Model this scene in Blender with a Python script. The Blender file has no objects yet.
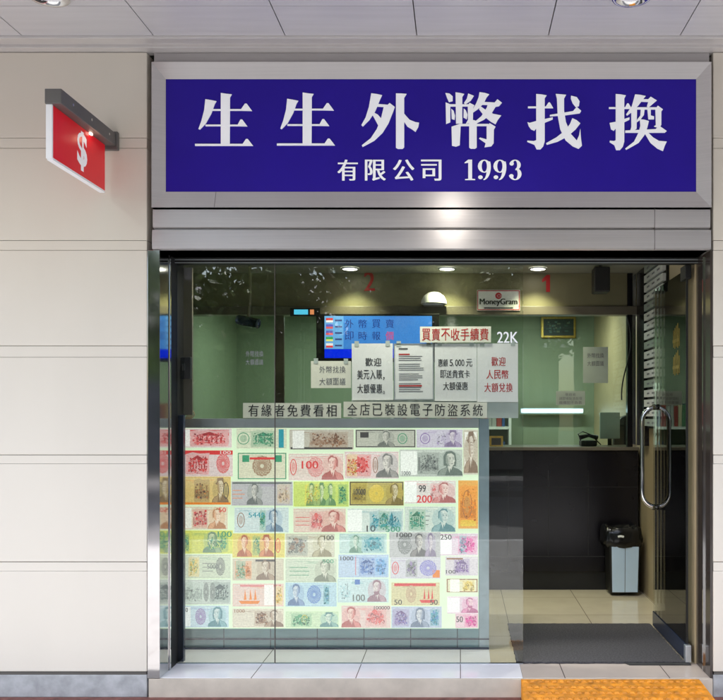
import bpy, math, random
from mathutils import Vector, Matrix
R = math.radians
random.seed(7)
scn = bpy.context.scene
col = scn.collection

# ---------------------------------------------------------------- view constants
CX, HY, F, D, CH = 460.0, 416.0, 825.0, 5.0, 1.5      # measured vanishing point, focal length, camera distance, eye height
def X(px, Y): return (px-CX)*(Y+D)/F
def Z(py, Y): return CH-(py-HY)*(Y+D)/F

# ---------------------------------------------------------------- materials
def new_mat(name):
    m = bpy.data.materials.new(name); m.use_nodes = True
    nt = m.node_tree; b = nt.nodes['Principled BSDF']
    return m, nt, b
def mat(name, rgb, rough=0.5, metal=0.0, var=0.06, scale=6.0, bump=0.0, bscale=60.0, stretch=(1,1,1), emit=0.0, emitcol=None, spec=0.5, rvar=0.0, coat=0.0, detail=5.0):
    m, nt, b = new_mat(name)
    tc = nt.nodes.new('ShaderNodeTexCoord'); mp = nt.nodes.new('ShaderNodeMapping')
    mp.inputs['Scale'].default_value = stretch
    nt.links.new(tc.outputs['Object'], mp.inputs['Vector'])
    nz = nt.nodes.new('ShaderNodeTexNoise'); nz.inputs['Scale'].default_value = scale; nz.inputs['Detail'].default_value = detail
    nt.links.new(mp.outputs['Vector'], nz.inputs['Vector'])
    rp = nt.nodes.new('ShaderNodeValToRGB')
    rp.color_ramp.elements[0].position = 0.3; rp.color_ramp.elements[1].position = 0.7
    rp.color_ramp.elements[0].color = tuple(max(0,c*(1-var)) for c in rgb)+(1,)
    rp.color_ramp.elements[1].color = tuple(min(1,c*(1+var)) for c in rgb)+(1,)
    nt.links.new(nz.outputs['Fac'], rp.inputs['Fac']); nt.links.new(rp.outputs['Color'], b.inputs['Base Color'])
    b.inputs['Roughness'].default_value = rough; b.inputs['Metallic'].default_value = metal
    b.inputs['Specular IOR Level'].default_value = spec
    if coat: b.inputs['Coat Weight'].default_value = coat; b.inputs['Coat Roughness'].default_value = 0.05
    if rvar:
        mr = nt.nodes.new('ShaderNodeMapRange'); mr.inputs['To Min'].default_value = max(0.02, rough-rvar); mr.inputs['To Max'].default_value = rough+rvar
        nt.links.new(nz.outputs['Fac'], mr.inputs['Value']); nt.links.new(mr.outputs['Result'], b.inputs['Roughness'])
    if bump:
        n2 = nt.nodes.new('ShaderNodeTexNoise'); n2.inputs['Scale'].default_value = bscale; n2.inputs['Detail'].default_value = 3
        nt.links.new(mp.outputs['Vector'], n2.inputs['Vector'])
        bp = nt.nodes.new('ShaderNodeBump'); bp.inputs['Strength'].default_value = bump; bp.inputs['Distance'].default_value = 0.002
        nt.links.new(n2.outputs['Fac'], bp.inputs['Height']); nt.links.new(bp.outputs['Normal'], b.inputs['Normal'])
    if emit:
        b.inputs['Emission Color'].default_value = (emitcol or rgb)+(1,); b.inputs['Emission Strength'].default_value = emit
    return m
def brushed(name, rgb, rough, aniso=0.75, streak=0.05, axis='X'):
    m, nt, b = new_mat(name)
    tc = nt.nodes.new('ShaderNodeTexCoord'); mp = nt.nodes.new('ShaderNodeMapping')
    mp.inputs['Scale'].default_value = (0.5,0.5,45) if axis == 'X' else (60,60,0.6)
    nt.links.new(tc.outputs['Object'], mp.inputs['Vector'])
    nz = nt.nodes.new('ShaderNodeTexNoise'); nz.inputs['Scale'].default_value = 3; nz.inputs['Detail'].default_value = 6
    nt.links.new(mp.outputs['Vector'], nz.inputs['Vector'])
    n2 = nt.nodes.new('ShaderNodeTexNoise'); n2.inputs['Scale'].default_value = 1.3; n2.inputs['Detail'].default_value = 3
    nt.links.new(tc.outputs['Object'], n2.inputs['Vector'])
    mx = nt.nodes.new('ShaderNodeMath'); mx.operation='ADD'; nt.links.new(nz.outputs['Fac'], mx.inputs[0]); nt.links.new(n2.outputs['Fac'], mx.inputs[1])
    rp = nt.nodes.new('ShaderNodeMapRange'); rp.inputs['From Min'].default_value=.6; rp.inputs['From Max'].default_value=1.4
    rp.inputs['To Min'].default_value=1-streak; rp.inputs['To Max'].default_value=1+streak
    nt.links.new(mx.outputs[0], rp.inputs['Value'])
    mul = nt.nodes.new('ShaderNodeVectorMath'); mul.operation='SCALE'; mul.inputs[0].default_value = rgb
    nt.links.new(rp.outputs['Result'], mul.inputs['Scale']); nt.links.new(mul.outputs['Vector'], b.inputs['Base Color'])
    b.inputs['Metallic'].default_value = 1.0
    r2 = nt.nodes.new('ShaderNodeMapRange'); r2.inputs['To Min'].default_value=rough*.8; r2.inputs['To Max'].default_value=rough*1.25
    nt.links.new(nz.outputs['Fac'], r2.inputs['Value']); nt.links.new(r2.outputs['Result'], b.inputs['Roughness'])
    b.inputs['Anisotropic'].default_value = aniso
    cv = nt.nodes.new('ShaderNodeCombineXYZ'); cv.inputs['Z'].default_value = 1.0
    nt.links.new(cv.outputs[0], b.inputs['Tangent'])
    return m
def glass(name, tint=(.86,.93,.89), ior=1.6, rough=0.0):
    m = bpy.data.materials.new(name); m.use_nodes = True; nt = m.node_tree; nt.nodes.clear()
    out = nt.nodes.new('ShaderNodeOutputMaterial'); mx = nt.nodes.new('ShaderNodeMixShader')
    tr = nt.nodes.new('ShaderNodeBsdfTransparent'); tr.inputs['Color'].default_value = tint+(1,)
    gl = nt.nodes.new('ShaderNodeBsdfGlossy'); gl.inputs['Roughness'].default_value = rough
    fr = nt.nodes.new('ShaderNodeFresnel'); fr.inputs['IOR'].default_value = ior
    # slightly wavy float glass
    tc = nt.nodes.new('ShaderNodeTexCoord'); nz = nt.nodes.new('ShaderNodeTexNoise'); nz.inputs['Scale'].default_value = 2.2
    bp = nt.nodes.new('ShaderNodeBump'); bp.inputs['Strength'].default_value = 0.12; bp.inputs['Distance'].default_value = 0.003
    nt.links.new(tc.outputs['Object'], nz.inputs['Vector']); nt.links.new(nz.outputs['Fac'], bp.inputs['Height']); nt.links.new(bp.outputs['Normal'], gl.inputs['Normal'])
    nt.links.new(fr.outputs['Fac'], mx.inputs['Fac']); nt.links.new(tr.outputs[0], mx.inputs[1]); nt.links.new(gl.outputs[0], mx.inputs[2])
    nt.links.new(mx.outputs[0], out.inputs['Surface'])
    return m
def tiles(name, rgb, grout, size, off=(0,0), rough=0.12, var=0.05, gap=0.006, coat=0.0):
    m, nt, b = new_mat(name)
    ge = nt.nodes.new('ShaderNodeNewGeometry'); sp = nt.nodes.new('ShaderNodeSeparateXYZ'); nt.links.new(ge.outputs['Position'], sp.inputs[0])
    def line(sock, o, s):
        a = nt.nodes.new('ShaderNodeMath'); a.operation='ADD'; a.inputs[1].default_value = -o + 100*s; nt.links.new(sock, a.inputs[0])
        d = nt.nodes.new('ShaderNodeMath'); d.operation='MODULO'; d.inputs[1].default_value = s; nt.links.new(a.outputs[0], d.inputs[0])
        l = nt.nodes.new('ShaderNodeMath'); l.operation='LESS_THAN'; l.inputs[1].default_value = gap; nt.links.new(d.outputs[0], l.inputs[0])
        return l
    l1 = line(sp.outputs['X'], off[0], size[0]); l2 = line(sp.outputs['Y'], off[1], size[1])
    mx = nt.nodes.new('ShaderNodeMath'); mx.operation='MAXIMUM'; nt.links.new(l1.outputs[0], mx.inputs[0]); nt.links.new(l2.outputs[0], mx.inputs[1])
    nz = nt.nodes.new('ShaderNodeTexNoise'); nz.inputs['Scale'].default_value = 5; nz.inputs['Detail'].default_value = 8; nt.links.new(ge.outputs['Position'], nz.inputs['Vector'])
    rp = nt.nodes.new('ShaderNodeValToRGB'); rp.color_ramp.elements[0].position=.3; rp.color_ramp.elements[1].position=.7
    rp.color_ramp.elements[0].color = tuple(c*(1-var) for c in rgb)+(1,); rp.color_ramp.elements[1].color = tuple(min(1,c*(1+var)) for c in rgb)+(1,)
    nt.links.new(nz.outputs['Fac'], rp.inputs['Fac'])
    mc = nt.nodes.new('ShaderNodeMix'); mc.data_type='RGBA'; nt.links.new(mx.outputs[0], mc.inputs[0]); nt.links.new(rp.outputs['Color'], mc.inputs[6]); mc.inputs[7].default_value = grout+(1,)
    nt.links.new(mc.outputs[2], b.inputs['Base Color'])
    mr = nt.nodes.new('ShaderNodeMapRange'); mr.inputs['To Min'].default_value = rough*.7; mr.inputs['To Max'].default_value = rough*1.5
    nt.links.new(nz.outputs['Fac'], mr.inputs['Value']); nt.links.new(mr.outputs['Result'], b.inputs['Roughness'])
    return m
def printed(name, emit=0.0, rough=0.35, fine=500.0, amt=0.25):
    """ink colours come from the mesh attribute 'ink'; fine procedural line work breaks the flats up"""
    m, nt, b = new_mat(name)
    at = nt.nodes.new('ShaderNodeAttribute'); at.attribute_name = 'ink'
    tc = nt.nodes.new('ShaderNodeTexCoord')
    v = nt.nodes.new('ShaderNodeTexNoise'); v.inputs['Scale'].default_value = fine; v.inputs['Detail'].default_value = 2
    nt.links.new(tc.outputs['Object'], v.inputs['Vector'])
    w = nt.nodes.new('ShaderNodeTexNoise'); w.inputs['Scale'].default_value = fine*.22; w.inputs['Detail'].default_value = 2
    nt.links.new(tc.outputs['Object'], w.inputs['Vector'])
    ad = nt.nodes.new('ShaderNodeMath'); ad.operation='ADD'; nt.links.new(v.outputs['Fac'], ad.inputs[0]); nt.links.new(w.outputs['Fac'], ad.inputs[1])
    mr = nt.nodes.new('ShaderNodeMapRange'); mr.inputs['From Min'].default_value=.7; mr.inputs['From Max'].default_value=1.3
    mr.inputs['To Min'].default_value = 1-amt; mr.inputs['To Max'].default_value = 1+amt*.6
    nt.links.new(ad.outputs[0], mr.inputs['Value'])
    sc = nt.nodes.new('ShaderNodeVectorMath'); sc.operation='SCALE'; nt.links.new(at.outputs['Color'], sc.inputs[0]); nt.links.new(mr.outputs['Result'], sc.inputs['Scale'])
    nt.links.new(sc.outputs['Vector'], b.inputs['Base Color'])
    if emit:
        nt.links.new(sc.outputs['Vector'], b.inputs['Emission Color']); b.inputs['Emission Strength'].default_value = emit
    b.inputs['Roughness'].default_value = rough
    return m

M = {}
M['panel']   = mat('cream_wall_panel', (.66,.605,.53), .42, var=.04, scale=1.1, stretch=(1,1,.35), bump=.08, bscale=160, detail=8)
M['joint']   = mat('wall_joint', (.57,.545,.49), .6)
M['seam']    = mat('dark_seam', (.10,.09,.08), .8)
M['stone']   = mat('grey_stone', (.36,.365,.375), .35, var=.25, scale=14, bump=.15, bscale=80, detail=10)
M['soffit']  = mat('soffit_sheet', (.60,.585,.605), .34, metal=.2, var=.04, scale=2, stretch=(1,12,1))
M['mould']   = mat('soffit_moulding', (.62,.59,.58), .3, metal=.3, var=.03)
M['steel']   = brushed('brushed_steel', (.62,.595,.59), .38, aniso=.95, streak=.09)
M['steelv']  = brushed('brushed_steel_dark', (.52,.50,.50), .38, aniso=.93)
M['dkjamb']  = mat('dark_jamb', (.05,.04,.035), .12, var=.2)
M['mirror']  = mat('polished_steel', (.62,.60,.60), .07, metal=1, var=.04, scale=20)
M['chrome']  = mat('chrome', (.80,.80,.80), .06, metal=1, var=.02)
M['blue']    = mat('sign_blue', (.018,.004,.30), .5, spec=.25, var=.05, scale=3)
M['white']   = mat('sign_white', (.88,.89,.93), .45, var=.02)
M['letter']  = mat('backlit_white', (.88,.89,.93), .4, var=.01, emit=.035, emitcol=(.95,.96,1))
M['step']    = tiles('step_tile', (.52,.45,.40), (.12,.10,.09), (.6,5.0), (0,-2), .10)
M['steplit']   = tiles('step_tile_light_band', (.80,.80,.83), (.14,.12,.12), (.6,5.0), (0,-2), .09, gap=.005)  # bright light band under the glazing, put into a whiter tile colour
M['riser']   = mat('riser_stone', (.50,.44,.37), .5, var=.12, scale=9, bump=.2, bscale=90, detail=9)
M['floor']   = tiles('floor_tile', (.60,.53,.40), (.20,.17,.13), (.6,.6), (.35,.02), .09, gap=.005)
M['pave']    = tiles('paving', (.21,.21,.21), (.10,.09,.08), (.3,.3), (0,0), .6, var=.2)
M['curbred'] = mat('red_brick_band', (.16,.06,.05), .7, var=.3, scale=20)
M['asphalt'] = mat('asphalt', (.055,.055,.058), .85, var=.25, scale=30, bump=.3, bscale=200)
M['ground']  = mat('ground', (.08,.10,.05), .9, var=.2, scale=2)
M['yellow']  = mat('yellow_tactile', (.58,.215,.008), .6, var=.38, scale=22, bump=.4, bscale=120, detail=10)
M['mat']     = mat('grey_mat', (.060,.057,.062), .95, var=.45, scale=90, bump=1.0, bscale=420)
M['flap']    = mat('dark_rubber', (.035,.035,.035), .7, var=.2)
M['glass']   = glass('window_glass',(.945,.965,.95),1.66)
M['glassin'] = glass('partition_glass', (.86,.93,.88), 1.5)
M['black']   = mat('black_laminate', (.008,.007,.010), .22, spec=.35, var=.3, scale=3)
M['blackm']  = mat('black_matt', (.010,.010,.010), .5, var=.2)
M['bag']     = mat('black_plastic_bag', (.008,.008,.009), .22, var=.2, bump=1.0, bscale=35)
M['bin']     = mat('bin_silver_blue', (.58,.76,.95), .35, metal=.0, var=.04, scale=3)
M['grey']    = mat('sign_arm_grey', (.115,.11,.108), .45, var=.08)
M['red']     = mat('sign_red', (.55,.006,.016), .3, emit=.05, emitcol=(.8,.01,.02), var=.05)
M['redink']  = mat('red_ink', (.50,.012,.015), .4)
M['alu']     = mat('aluminium', (.66,.70,.74), .3, metal=.8, var=.06, scale=8)
M['bulk']    = mat('olive_wall', (.21,.19,.105), .45, var=.1, scale=3)
M['ledge']   = mat('ledge_paint', (.14,.122,.09), .4)
M['green']   = mat('pale_green_wall', (.27,.33,.23), .6, var=.05, scale=2)
M['ceil']    = mat('ceiling_paint', (.30,.30,.25), .7, var=.04)
M['beige']   = mat('beige_laminate', (.44,.35,.21), .4, var=.06, scale=4)
M['paper']   = mat('paper', (.82,.83,.82), .8, var=.03, scale=4)
M['paperc']  = mat('cream_paper', (.80,.79,.68), .8, var=.03, scale=4)
M['acetate'] = mat('clear_sleeve', (.46,.52,.49), .25, var=.05)
M['ink']     = mat('black_ink', (.02,.02,.025), .6)
M['inkg']    = mat('grey_ink', (.20,.20,.22), .6)
M['gold']    = mat('gilt_frame', (.52,.35,.08), .35, metal=.8, var=.2, scale=30)
M['lamp']    = mat('lamp_lit', (1,1,.95), .5, emit=3.5, emitcol=(1,.98,.84))
M['lampadd'] = mat('added_soffit_glow', (1,1,.95), .5, emit=3, emitcol=(1,.97,.9))
M['tube']    = mat('tube_lit', (.8,.93,1), .5, emit=.9, emitcol=(.60,.85,1))
M['screen']  = printed('screen_face', emit=.24, rough=.2, amt=.12)
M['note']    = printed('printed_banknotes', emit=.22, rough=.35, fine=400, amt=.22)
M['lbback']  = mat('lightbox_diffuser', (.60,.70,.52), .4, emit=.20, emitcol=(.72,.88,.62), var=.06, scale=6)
M['lbframe'] = mat('lightbox_frame', (.36,.46,.52), .3, metal=.5, var=.12, scale=10)
M['lbsill']  = tiles('lightbox_sill', (.22,.38,.42), (.05,.08,.10), (.3,5), (-.02,-2), .2)
M['navy']    = mat('blue_black_post', (.035,.05,.095), .22, metal=.5, var=.2)
M['print']   = printed('printed_colour', emit=0.0, rough=.4, fine=200, amt=.15)
M['leaf']    = mat('leaf', (.055,.105,.030), .5, var=.5, scale=2)
M['leafb']   = mat('leaf_light', (.11,.17,.05), .5, var=.4, scale=2)
M['bark']    = mat('bark', (.12,.09,.06), .9, var=.3, scale=15, bump=.8, bscale=30)
M['concrete']= mat('far_concrete', (.10,.095,.10), .8, var=.1)
M['roofm']   = mat('far_roof', (.07,.07,.10), .6, var=.15)
M['orange']  = mat('orange_awning', (.55,.14,.04), .7, var=.1)
M['lead']    = mat('dark_window', (.03,.04,.05), .1)
M['cream']   = mat('shaded_cream_facade', (.15,.13,.115), .8, var=.06)  # cream wall darkened, its shade put into the base colour

# ---------------------------------------------------------------- mesh collector
class MB:
    def __init__(s): s.v=[]; s.f=[]; s.m=[]; s.c=[]; s.mi=0; s.ink=(1,1,1)
    def add(s, vs, fs, sm=None):
        o=len(s.v); s.v+= [tuple(p) for p in vs]
        for f in fs: s.f.append(tuple(i+o for i in f)); s.m.append(s.mi); s.c.append(s.ink)
        return s
    def box(s,x0,x1,y0,y1,z0,z1):
        if x0>x1:x0,x1=x1,x0
        if y0>y1:y0,y1=y1,y0
        if z0>z1:z0,z1=z1,z0
        return s.add([(x0,y0,z0),(x1,y0,z0),(x1,y1,z0),(x0,y1,z0),(x0,y0,z1),(x1,y0,z1),(x1,y1,z1),(x0,y1,z1)],
                     [(0,3,2,1),(4,5,6,7),(0,1,5,4),(1,2,6,5),(2,3,7,6),(3,0,4,7)])
    def quad(s,a,b,c,d): return s.add([a,b,c,d],[(0,1,2,3)])
    def rect(s,x0,x1,z0,z1,y): return s.add([(x0,y,z0),(x1,y,z0),(x1,y,z1),(x0,y,z1)],[(0,1,2,3)])
    def poly(s,pts,y,t=0.0):
        """pts (x,z); front face at y looking to -Y, thickness t backwards"""
        a = sum(pts[i][0]*pts[(i+1)%len(pts)][1]-pts[(i+1)%len(pts)][0]*pts[i][1] for i in range(len(pts)))
        if a<0: pts=pts[::-1]
        n=len(pts)
        if not t: return s.add([(p[0],y,p[1]) for p in pts],[tuple(range(n))])
        vs=[(p[0],y,p[1]) for p in pts]+[(p[0],y+t,p[1]) for p in pts]
        return s.add(vs,[tuple(range(n))]+[(i,i+n,(i+1)%n+n,(i+1)%n) for i in range(n)])
    def ell(s,cx,cz,rx,rz,y,n=18,t=0.0,a0=0,a1=2*math.pi):
        return s.poly([(cx+rx*math.cos(a0+(a1-a0)*i/n),cz+rz*math.sin(a0+(a1-a0)*i/n)) for i in range(n if a1-a0>6.28 else n+1)],y,t)
    def ring(s,cx,cz,rx,rz,w,y,n=20):
        vs=[];fs=[]
        for i in range(n):
            a=2*math.pi*i/n; c,q=math.cos(a),math.sin(a)
            vs+=[(cx+rx*c,y,cz+rz*q),(cx+(rx-w)*c,y,cz+(rz-w)*q)]
        for i in range(n):
            j=(i+1)%n; fs.append((2*i,2*j,2*j+1,2*i+1))
        return s.add(vs,fs)
    def frame(s,x0,x1,z0,z1,w,y):
        s.rect(x0,x1,z0,z0+w,y); s.rect(x0,x1,z1-w,z1,y); s.rect(x0,x0+w,z0+w,z1-w,y); s.rect(x1-w,x1,z0+w,z1-w,y); return s
    def tube(s,pts,r,n=10,caps=True,close=False):
        pts=[Vector(p) for p in pts]; k=len(pts); o=len(s.v); vs=[]; fs=[]
        rr = r if isinstance(r,(list,tuple)) else [r]*k
        up=None
        for i,p in enumerate(pts):
            if close: t=(pts[(i+1)%k]-pts[i-1]).normalized()
            else: t=(pts[min(i+1,k-1)]-pts[max(i-1,0)]).normalized()
            if up is None: up = Vector((0,0,1)) if abs(t.z)<.9 else Vector((1,0,0))
            a=t.cross(up)
            if a.length<1e-4: a=t.cross(Vector((1,0.1,0)))
            a.normalize(); b=a.cross(t).normalized(); up=b
            for j in range(n):
                q=2*math.pi*j/n; vs.append(p+a*rr[i]*math.cos(q)+b*rr[i]*math.sin(q))
        for i in range(k if close else k-1):
            i2=(i+1)%k
            for j in range(n):
                j2=(j+1)%n; fs.append((i*n+j,i*n+j2,i2*n+j2,i2*n+j))
        if caps and not close: fs.append(tuple(range(n))); fs.append(tuple((k-1)*n+j for j in reversed(range(n))))
        return s.add(vs,fs)
    def lathe(s,cx,cy,prof,n=28):
        vs=[];fs=[]
        for (r,z) in prof:
            for j in range(n):
                a=2*math.pi*j/n; vs.append((cx+r*math.cos(a),cy+r*math.sin(a),z))
        for i in range(len(prof)-1):
            for j in range(n):
                fs.append((i*n+j,i*n+(j+1)%n,(i+1)*n+(j+1)%n,(i+1)*n+j))
        return s.add(vs,fs)
    def build(s,name,mats,parent=None,bevel=0,smooth=False,origin=None):
        me=bpy.data.meshes.new(name)
        o3=Vector(origin) if origin else Vector((0,0,0))
        if origin is None and parent is None and s.v:
            lo=[min(v[i] for v in s.v) for i in range(3)]; hi=[max(v[i] for v in s.v) for i in range(3)]
            o3=Vector(((lo[0]+hi[0])/2,(lo[1]+hi[1])/2,lo[2]))
        if parent is not None: o3=Vector(parent.matrix_world.translation) if parent.parent is None else Vector((0,0,0))
        if parent is not None:
            p=parent; tot=Vector((0,0,0))
            while p is not None: tot+=Vector(p.location); p=p.parent
            o3=tot
        me.from_pydata([tuple(Vector(v)-o3) for v in s.v],[],s.f)
        if not isinstance(mats,(list,tuple)): mats=[mats]
        for m in mats: me.materials.append(m)
        at=me.attributes.new('ink','FLOAT_COLOR','FACE')
        for i,c in enumerate(s.c): at.data[i].color=tuple(c)+(1,)
        for i,p in enumerate(me.polygons):
            p.material_index=min(s.m[i],len(mats)-1); p.use_smooth=smooth
        me.update()
        ob=bpy.data.objects.new(name,me); col.objects.link(ob)
        if parent is None: ob.location=o3
        else: ob.parent=parent
        if bevel:
            bv=ob.modifiers.new('bevel','BEVEL'); bv.width=bevel; bv.segments=2; bv.limit_method='ANGLE'
        return ob
def tag(o,label=None,cat=None,group=None,kind=None):
    if label: o['label']=label
    if cat: o['category']=cat
    if group: o['group']=group
    if kind: o['kind']=kind
    return o
def thing(name,label,cat,loc,group=None):
    o=bpy.data.objects.new(name,None); o.empty_display_size=.1; o.location=loc; col.objects.link(o)
    return tag(o,label,cat,group)

# ---------------------------------------------------------------- lettering
_tc={}
def text_geo(s,bold=0.0):
    k=(s,bold)
    if k in _tc: return _tc[k]
    cu=bpy.data.curves.new('lettering','FONT'); cu.body=s; cu.size=1; cu.offset=bold; cu.resolution_u=3; cu.fill_mode='FRONT'
    ob=bpy.data.objects.new('lettering',cu); col.objects.link(ob)
    dg=bpy.context.evaluated_depsgraph_get(); dg.update()
    me=bpy.data.meshes.new_from_object(ob.evaluated_get(dg))
    vs=[(v.co.x,v.co.y) for v in me.vertices]; fs=[tuple(p.vertices) for p in me.polygons]
    bpy.data.objects.remove(ob); bpy.data.curves.remove(cu); bpy.data.meshes.remove(me)
    _tc[k]=(vs,fs); return _tc[k]
def put_text(mb,s,x0,x1,z0,z1,y,bold=0.0,rot=None):
    """fills the rectangle x0..x1, z0..z1 on the plane y (facing -Y); heavier weights are struck twice"""
    if bold>0:
        d=bold*(z1-z0)*1.6; put_text(mb,s,x0,x1-d,z0,z1,y); put_text(mb,s,x0+d,x1,z0,z1,y-.00015)
        if bold>.015: put_text(mb,s,x0+d/2,x1-d/2,z0,z1,y-.0003)
        return
    vs,fs=text_geo(s,0)
    if not vs: return
    ax=min(v[0] for v in vs); bx_=max(v[0] for v in vs); ay=min(v[1] for v in vs); by=max(v[1] for v in vs)
    sx=(x1-x0)/max(1e-6,bx_-ax); sz=(z1-z0)/max(1e-6,by-ay)
    mb.add([(x0+(v[0]-ax)*sx,y,z0+(v[1]-ay)*sz) for v in vs],fs)
def chars(mb,s,x0,x1,z0,z1,y,bold=0.0,gap=.12):
    """each character in its own equal cell"""
    n=len(s); w=(x1-x0)/n
    for i,ch in enumerate(s):
        if ch==' ': continue
        g=w*gap/2
        if ch in '，。,.': put_text(mb,ch,x0+i*w+g,x0+i*w+w*.35,z0-.1*(z1-z0),z0+.22*(z1-z0),y,bold)
        else: put_text(mb,ch,x0+i*w+g,x0+(i+1)*w-g,z0,z1,y,bold)

# ================================================================= SETTING
WY=-.28                                           # face of cladding, header and step
GZ=-.11                                           # pavement level
def zz(py): return Z(py,WY)
xl=X(149,WY); xr=X(712.5,WY)                      # inner edges of the pillars
tag(MB().box(-60,60,-80,40,GZ-.3,GZ-.13).build('ground',M['ground']),kind='structure')
tag(MB().box(-30,30,-5.6,WY+.02,GZ-.12,GZ).build('pavement',M['pave']),kind='structure')
tag(MB().box(-30,30,-5.75,-5.604,GZ-.12,GZ+.004).build('kerb',M['stone'],bevel=.01),kind='structure')
tag(MB().box(-30,30,-12.6,-5.754,GZ-.125,GZ-.115).build('road',M['asphalt']),kind='structure')
tag(MB().box(-30,30,-17,-12.604,GZ-.12,GZ).build('far_pavement',M['asphalt']),kind='structure')  # dark asphalt colour stands in for tree shade on the far pavement
tag(MB().box(xl-.9,xr+.5,WY-.045,WY-.002,GZ-.05,GZ+.003).build('gutter_strip',M['curbred']),kind='structure')
xg=X(523,0)                                       # right end of the fixed glazing
fl=MB().box(-2.7,xr+.25,.012,5.6,-.12,0); tag(fl.build('floor',M['floor']),kind='structure')
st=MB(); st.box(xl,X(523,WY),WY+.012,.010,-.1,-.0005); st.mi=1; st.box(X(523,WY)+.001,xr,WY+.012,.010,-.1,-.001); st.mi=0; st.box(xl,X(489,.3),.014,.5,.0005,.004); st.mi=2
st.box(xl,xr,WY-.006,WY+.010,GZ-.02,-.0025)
tag(st.build('door_step',[M['steplit'],M['step'],M['riser']],bevel=.002),kind='structure')

# soffit over the pavement
SZ=Z(50,WY); SE=-2.5
sf=MB()
xs=[X(p,-.43)for p in (22,152,283,415,549,680)]
step=(xs[-1]-xs[0])/5; g0=xs[0]-step*12
y1=-.432
for i in range(30):
    a=g0+i*step
    for (ya,yb) in ((y1-.325,y1),(y1-.325-.9,y1-.329),(SE,y1-.329-.904)):
        sf.box(a+.003,a+step-.003,ya,yb,SZ+.012,SZ+.03)
so=sf.build('soffit',M['soffit']); tag(so,kind='structure')
sb=MB().box(-13,13,SE,WY+.6,SZ+.04,SZ+.2); tag(sb.build('soffit_slab',M['seam']),kind='structure')
mo=MB(); mo.box(-13,13,-.43,-.365,SZ-.002,SZ+.038); mo.box(-13,13,-.365,-.335,SZ+.004,SZ+.038); mo.box(-13,13,-.335,WY+.05,SZ-.012,SZ+.038)
mo.box(-13,13,y1-.335,y1-.319,SZ+.004,SZ+.012) if False else None
tag(mo.build('soffit_moulding',M['mould'],bevel=.004),kind='structure')

# building mass above the soffit
ub=thing('office_building','tall cream building carried over the soffit above the shop','building',(0,3,SZ+.2))
w=MB().box(-13,13,SE-.15,9,SZ+.21,16); w.build('wall',M['panel'],ub)
w=MB().box(-13,13,SE-.25,SE-.01,SZ-.12,SZ+.205); w.build('fascia',M['mould'],ub)

# ---- cladding pillars
def cladding(x0,x1,label,yback):
    t=thing('clad_pillar',label,'pillar',((x0+x1)/2,(WY+yback)/2,GZ),'cream clad pillars beside the shop')
    js=[(138,148),(240.5,250),(346,357),(455,463.5),(562,571)]
    cuts=[50]
    zs=[SZ-.013]
    pan=MB(); stp=MB()
    prev=SZ-.014
    for a,b in js:
        pan.box(x0,x1,WY,yback,zz(a)+.0015,prev)
        stp.box(x0+.002,x1-.002,WY+.002,yback-.002,zz(b),zz(a)-.0015)
        prev=zz(b)-.0015
    pan.box(x0,x1,WY,yback,zz(671.5),prev)
    pan.build('wall_panel',M['panel'],t,bevel=.004)
    stp.build('joint_strip',M['panel'],t)
    MB().box(x0+.006,x1-.006,WY+.007,yback-.007,zz(675),SZ-.02).build('backing',M['seam'],t)
    MB().box(x0+.001,x1-.001,WY+.004,yback-.004,GZ,zz(675)).build('plinth',M['stone'],t,bevel=.004)
    return t
cladding(-9,xl-.012,'wide cream panelled wall left of the shop, behind the red dollar sign',.12)
cladding(xr+.004,9,'narrow strip of cream panelled wall at the right edge beside the glass door',.12)

# ================================================================= SIGN
BY=-.262                                          # blue face
bx0,bx1=X(166,BY),X(696,BY); bz1,bz0=Z(79.5,BY),Z(192,BY)
sg=thing('shop_sign','large blue signboard with white characters and 1993 in a steel frame above the glazing','sign',((bx0+bx1)/2,BY,bz0))
MB().box(bx0-.004,bx1+.004,BY,BY+.05,bz0-.004,bz1+.004).build('sign_panel',M['blue'],sg)
# bevelled frame, four mitred pieces
ox0,ox1=X(151.5,WY-.02),X(711.5,WY-.02); oz1,oz0=zz(63.5),Z(207.5,WY-.02); OY=WY-.02
ix0,ix1,iz0,iz1=bx0,bx1,bz0,bz1
lip=.012
def bev(a,b,c,d):   # outer a-b, inner c-d with a small flat lip
    m=MB(); m.add([a,b,c,d],[(0,1,2,3)]); return m
O=[(ox0,OY,oz0),(ox1,OY,oz0),(ox1,OY,oz1),(ox0,OY,oz1)]
I=[(ix0,BY-.003,iz0),(ix1,BY-.003,iz0),(ix1,BY-.003,iz1),(ix0,BY-.003,iz1)]
B=[(ox0,.0,oz0),(ox1,.0,oz0),(ox1,.0,oz1),(ox0,.0,oz1)]
fr=[]
for i in range(4):
    j=(i+1)%4
    m=MB(); m.add([O[i],O[j],I[j],I[i],B[i],B[j]],[(0,1,2,3),(0,4,5,1)])
    o=m.build('frame_rail',M['steel'] ,sg)
# top darker band between frame and soffit
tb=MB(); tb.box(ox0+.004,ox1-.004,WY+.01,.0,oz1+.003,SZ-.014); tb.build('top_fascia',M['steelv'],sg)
sm=MB(); xa=X(214,OY); sm.add([(xa,OY-.0008,oz0+.002),(xa+.0025,OY-.0008,oz0+.002),(xa+.0025,BY-.004,iz0-.002),(xa,BY-.004,iz0-.002)],[(0,1,2,3)])
sm.build('joint',M['seam'],sg)

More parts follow.
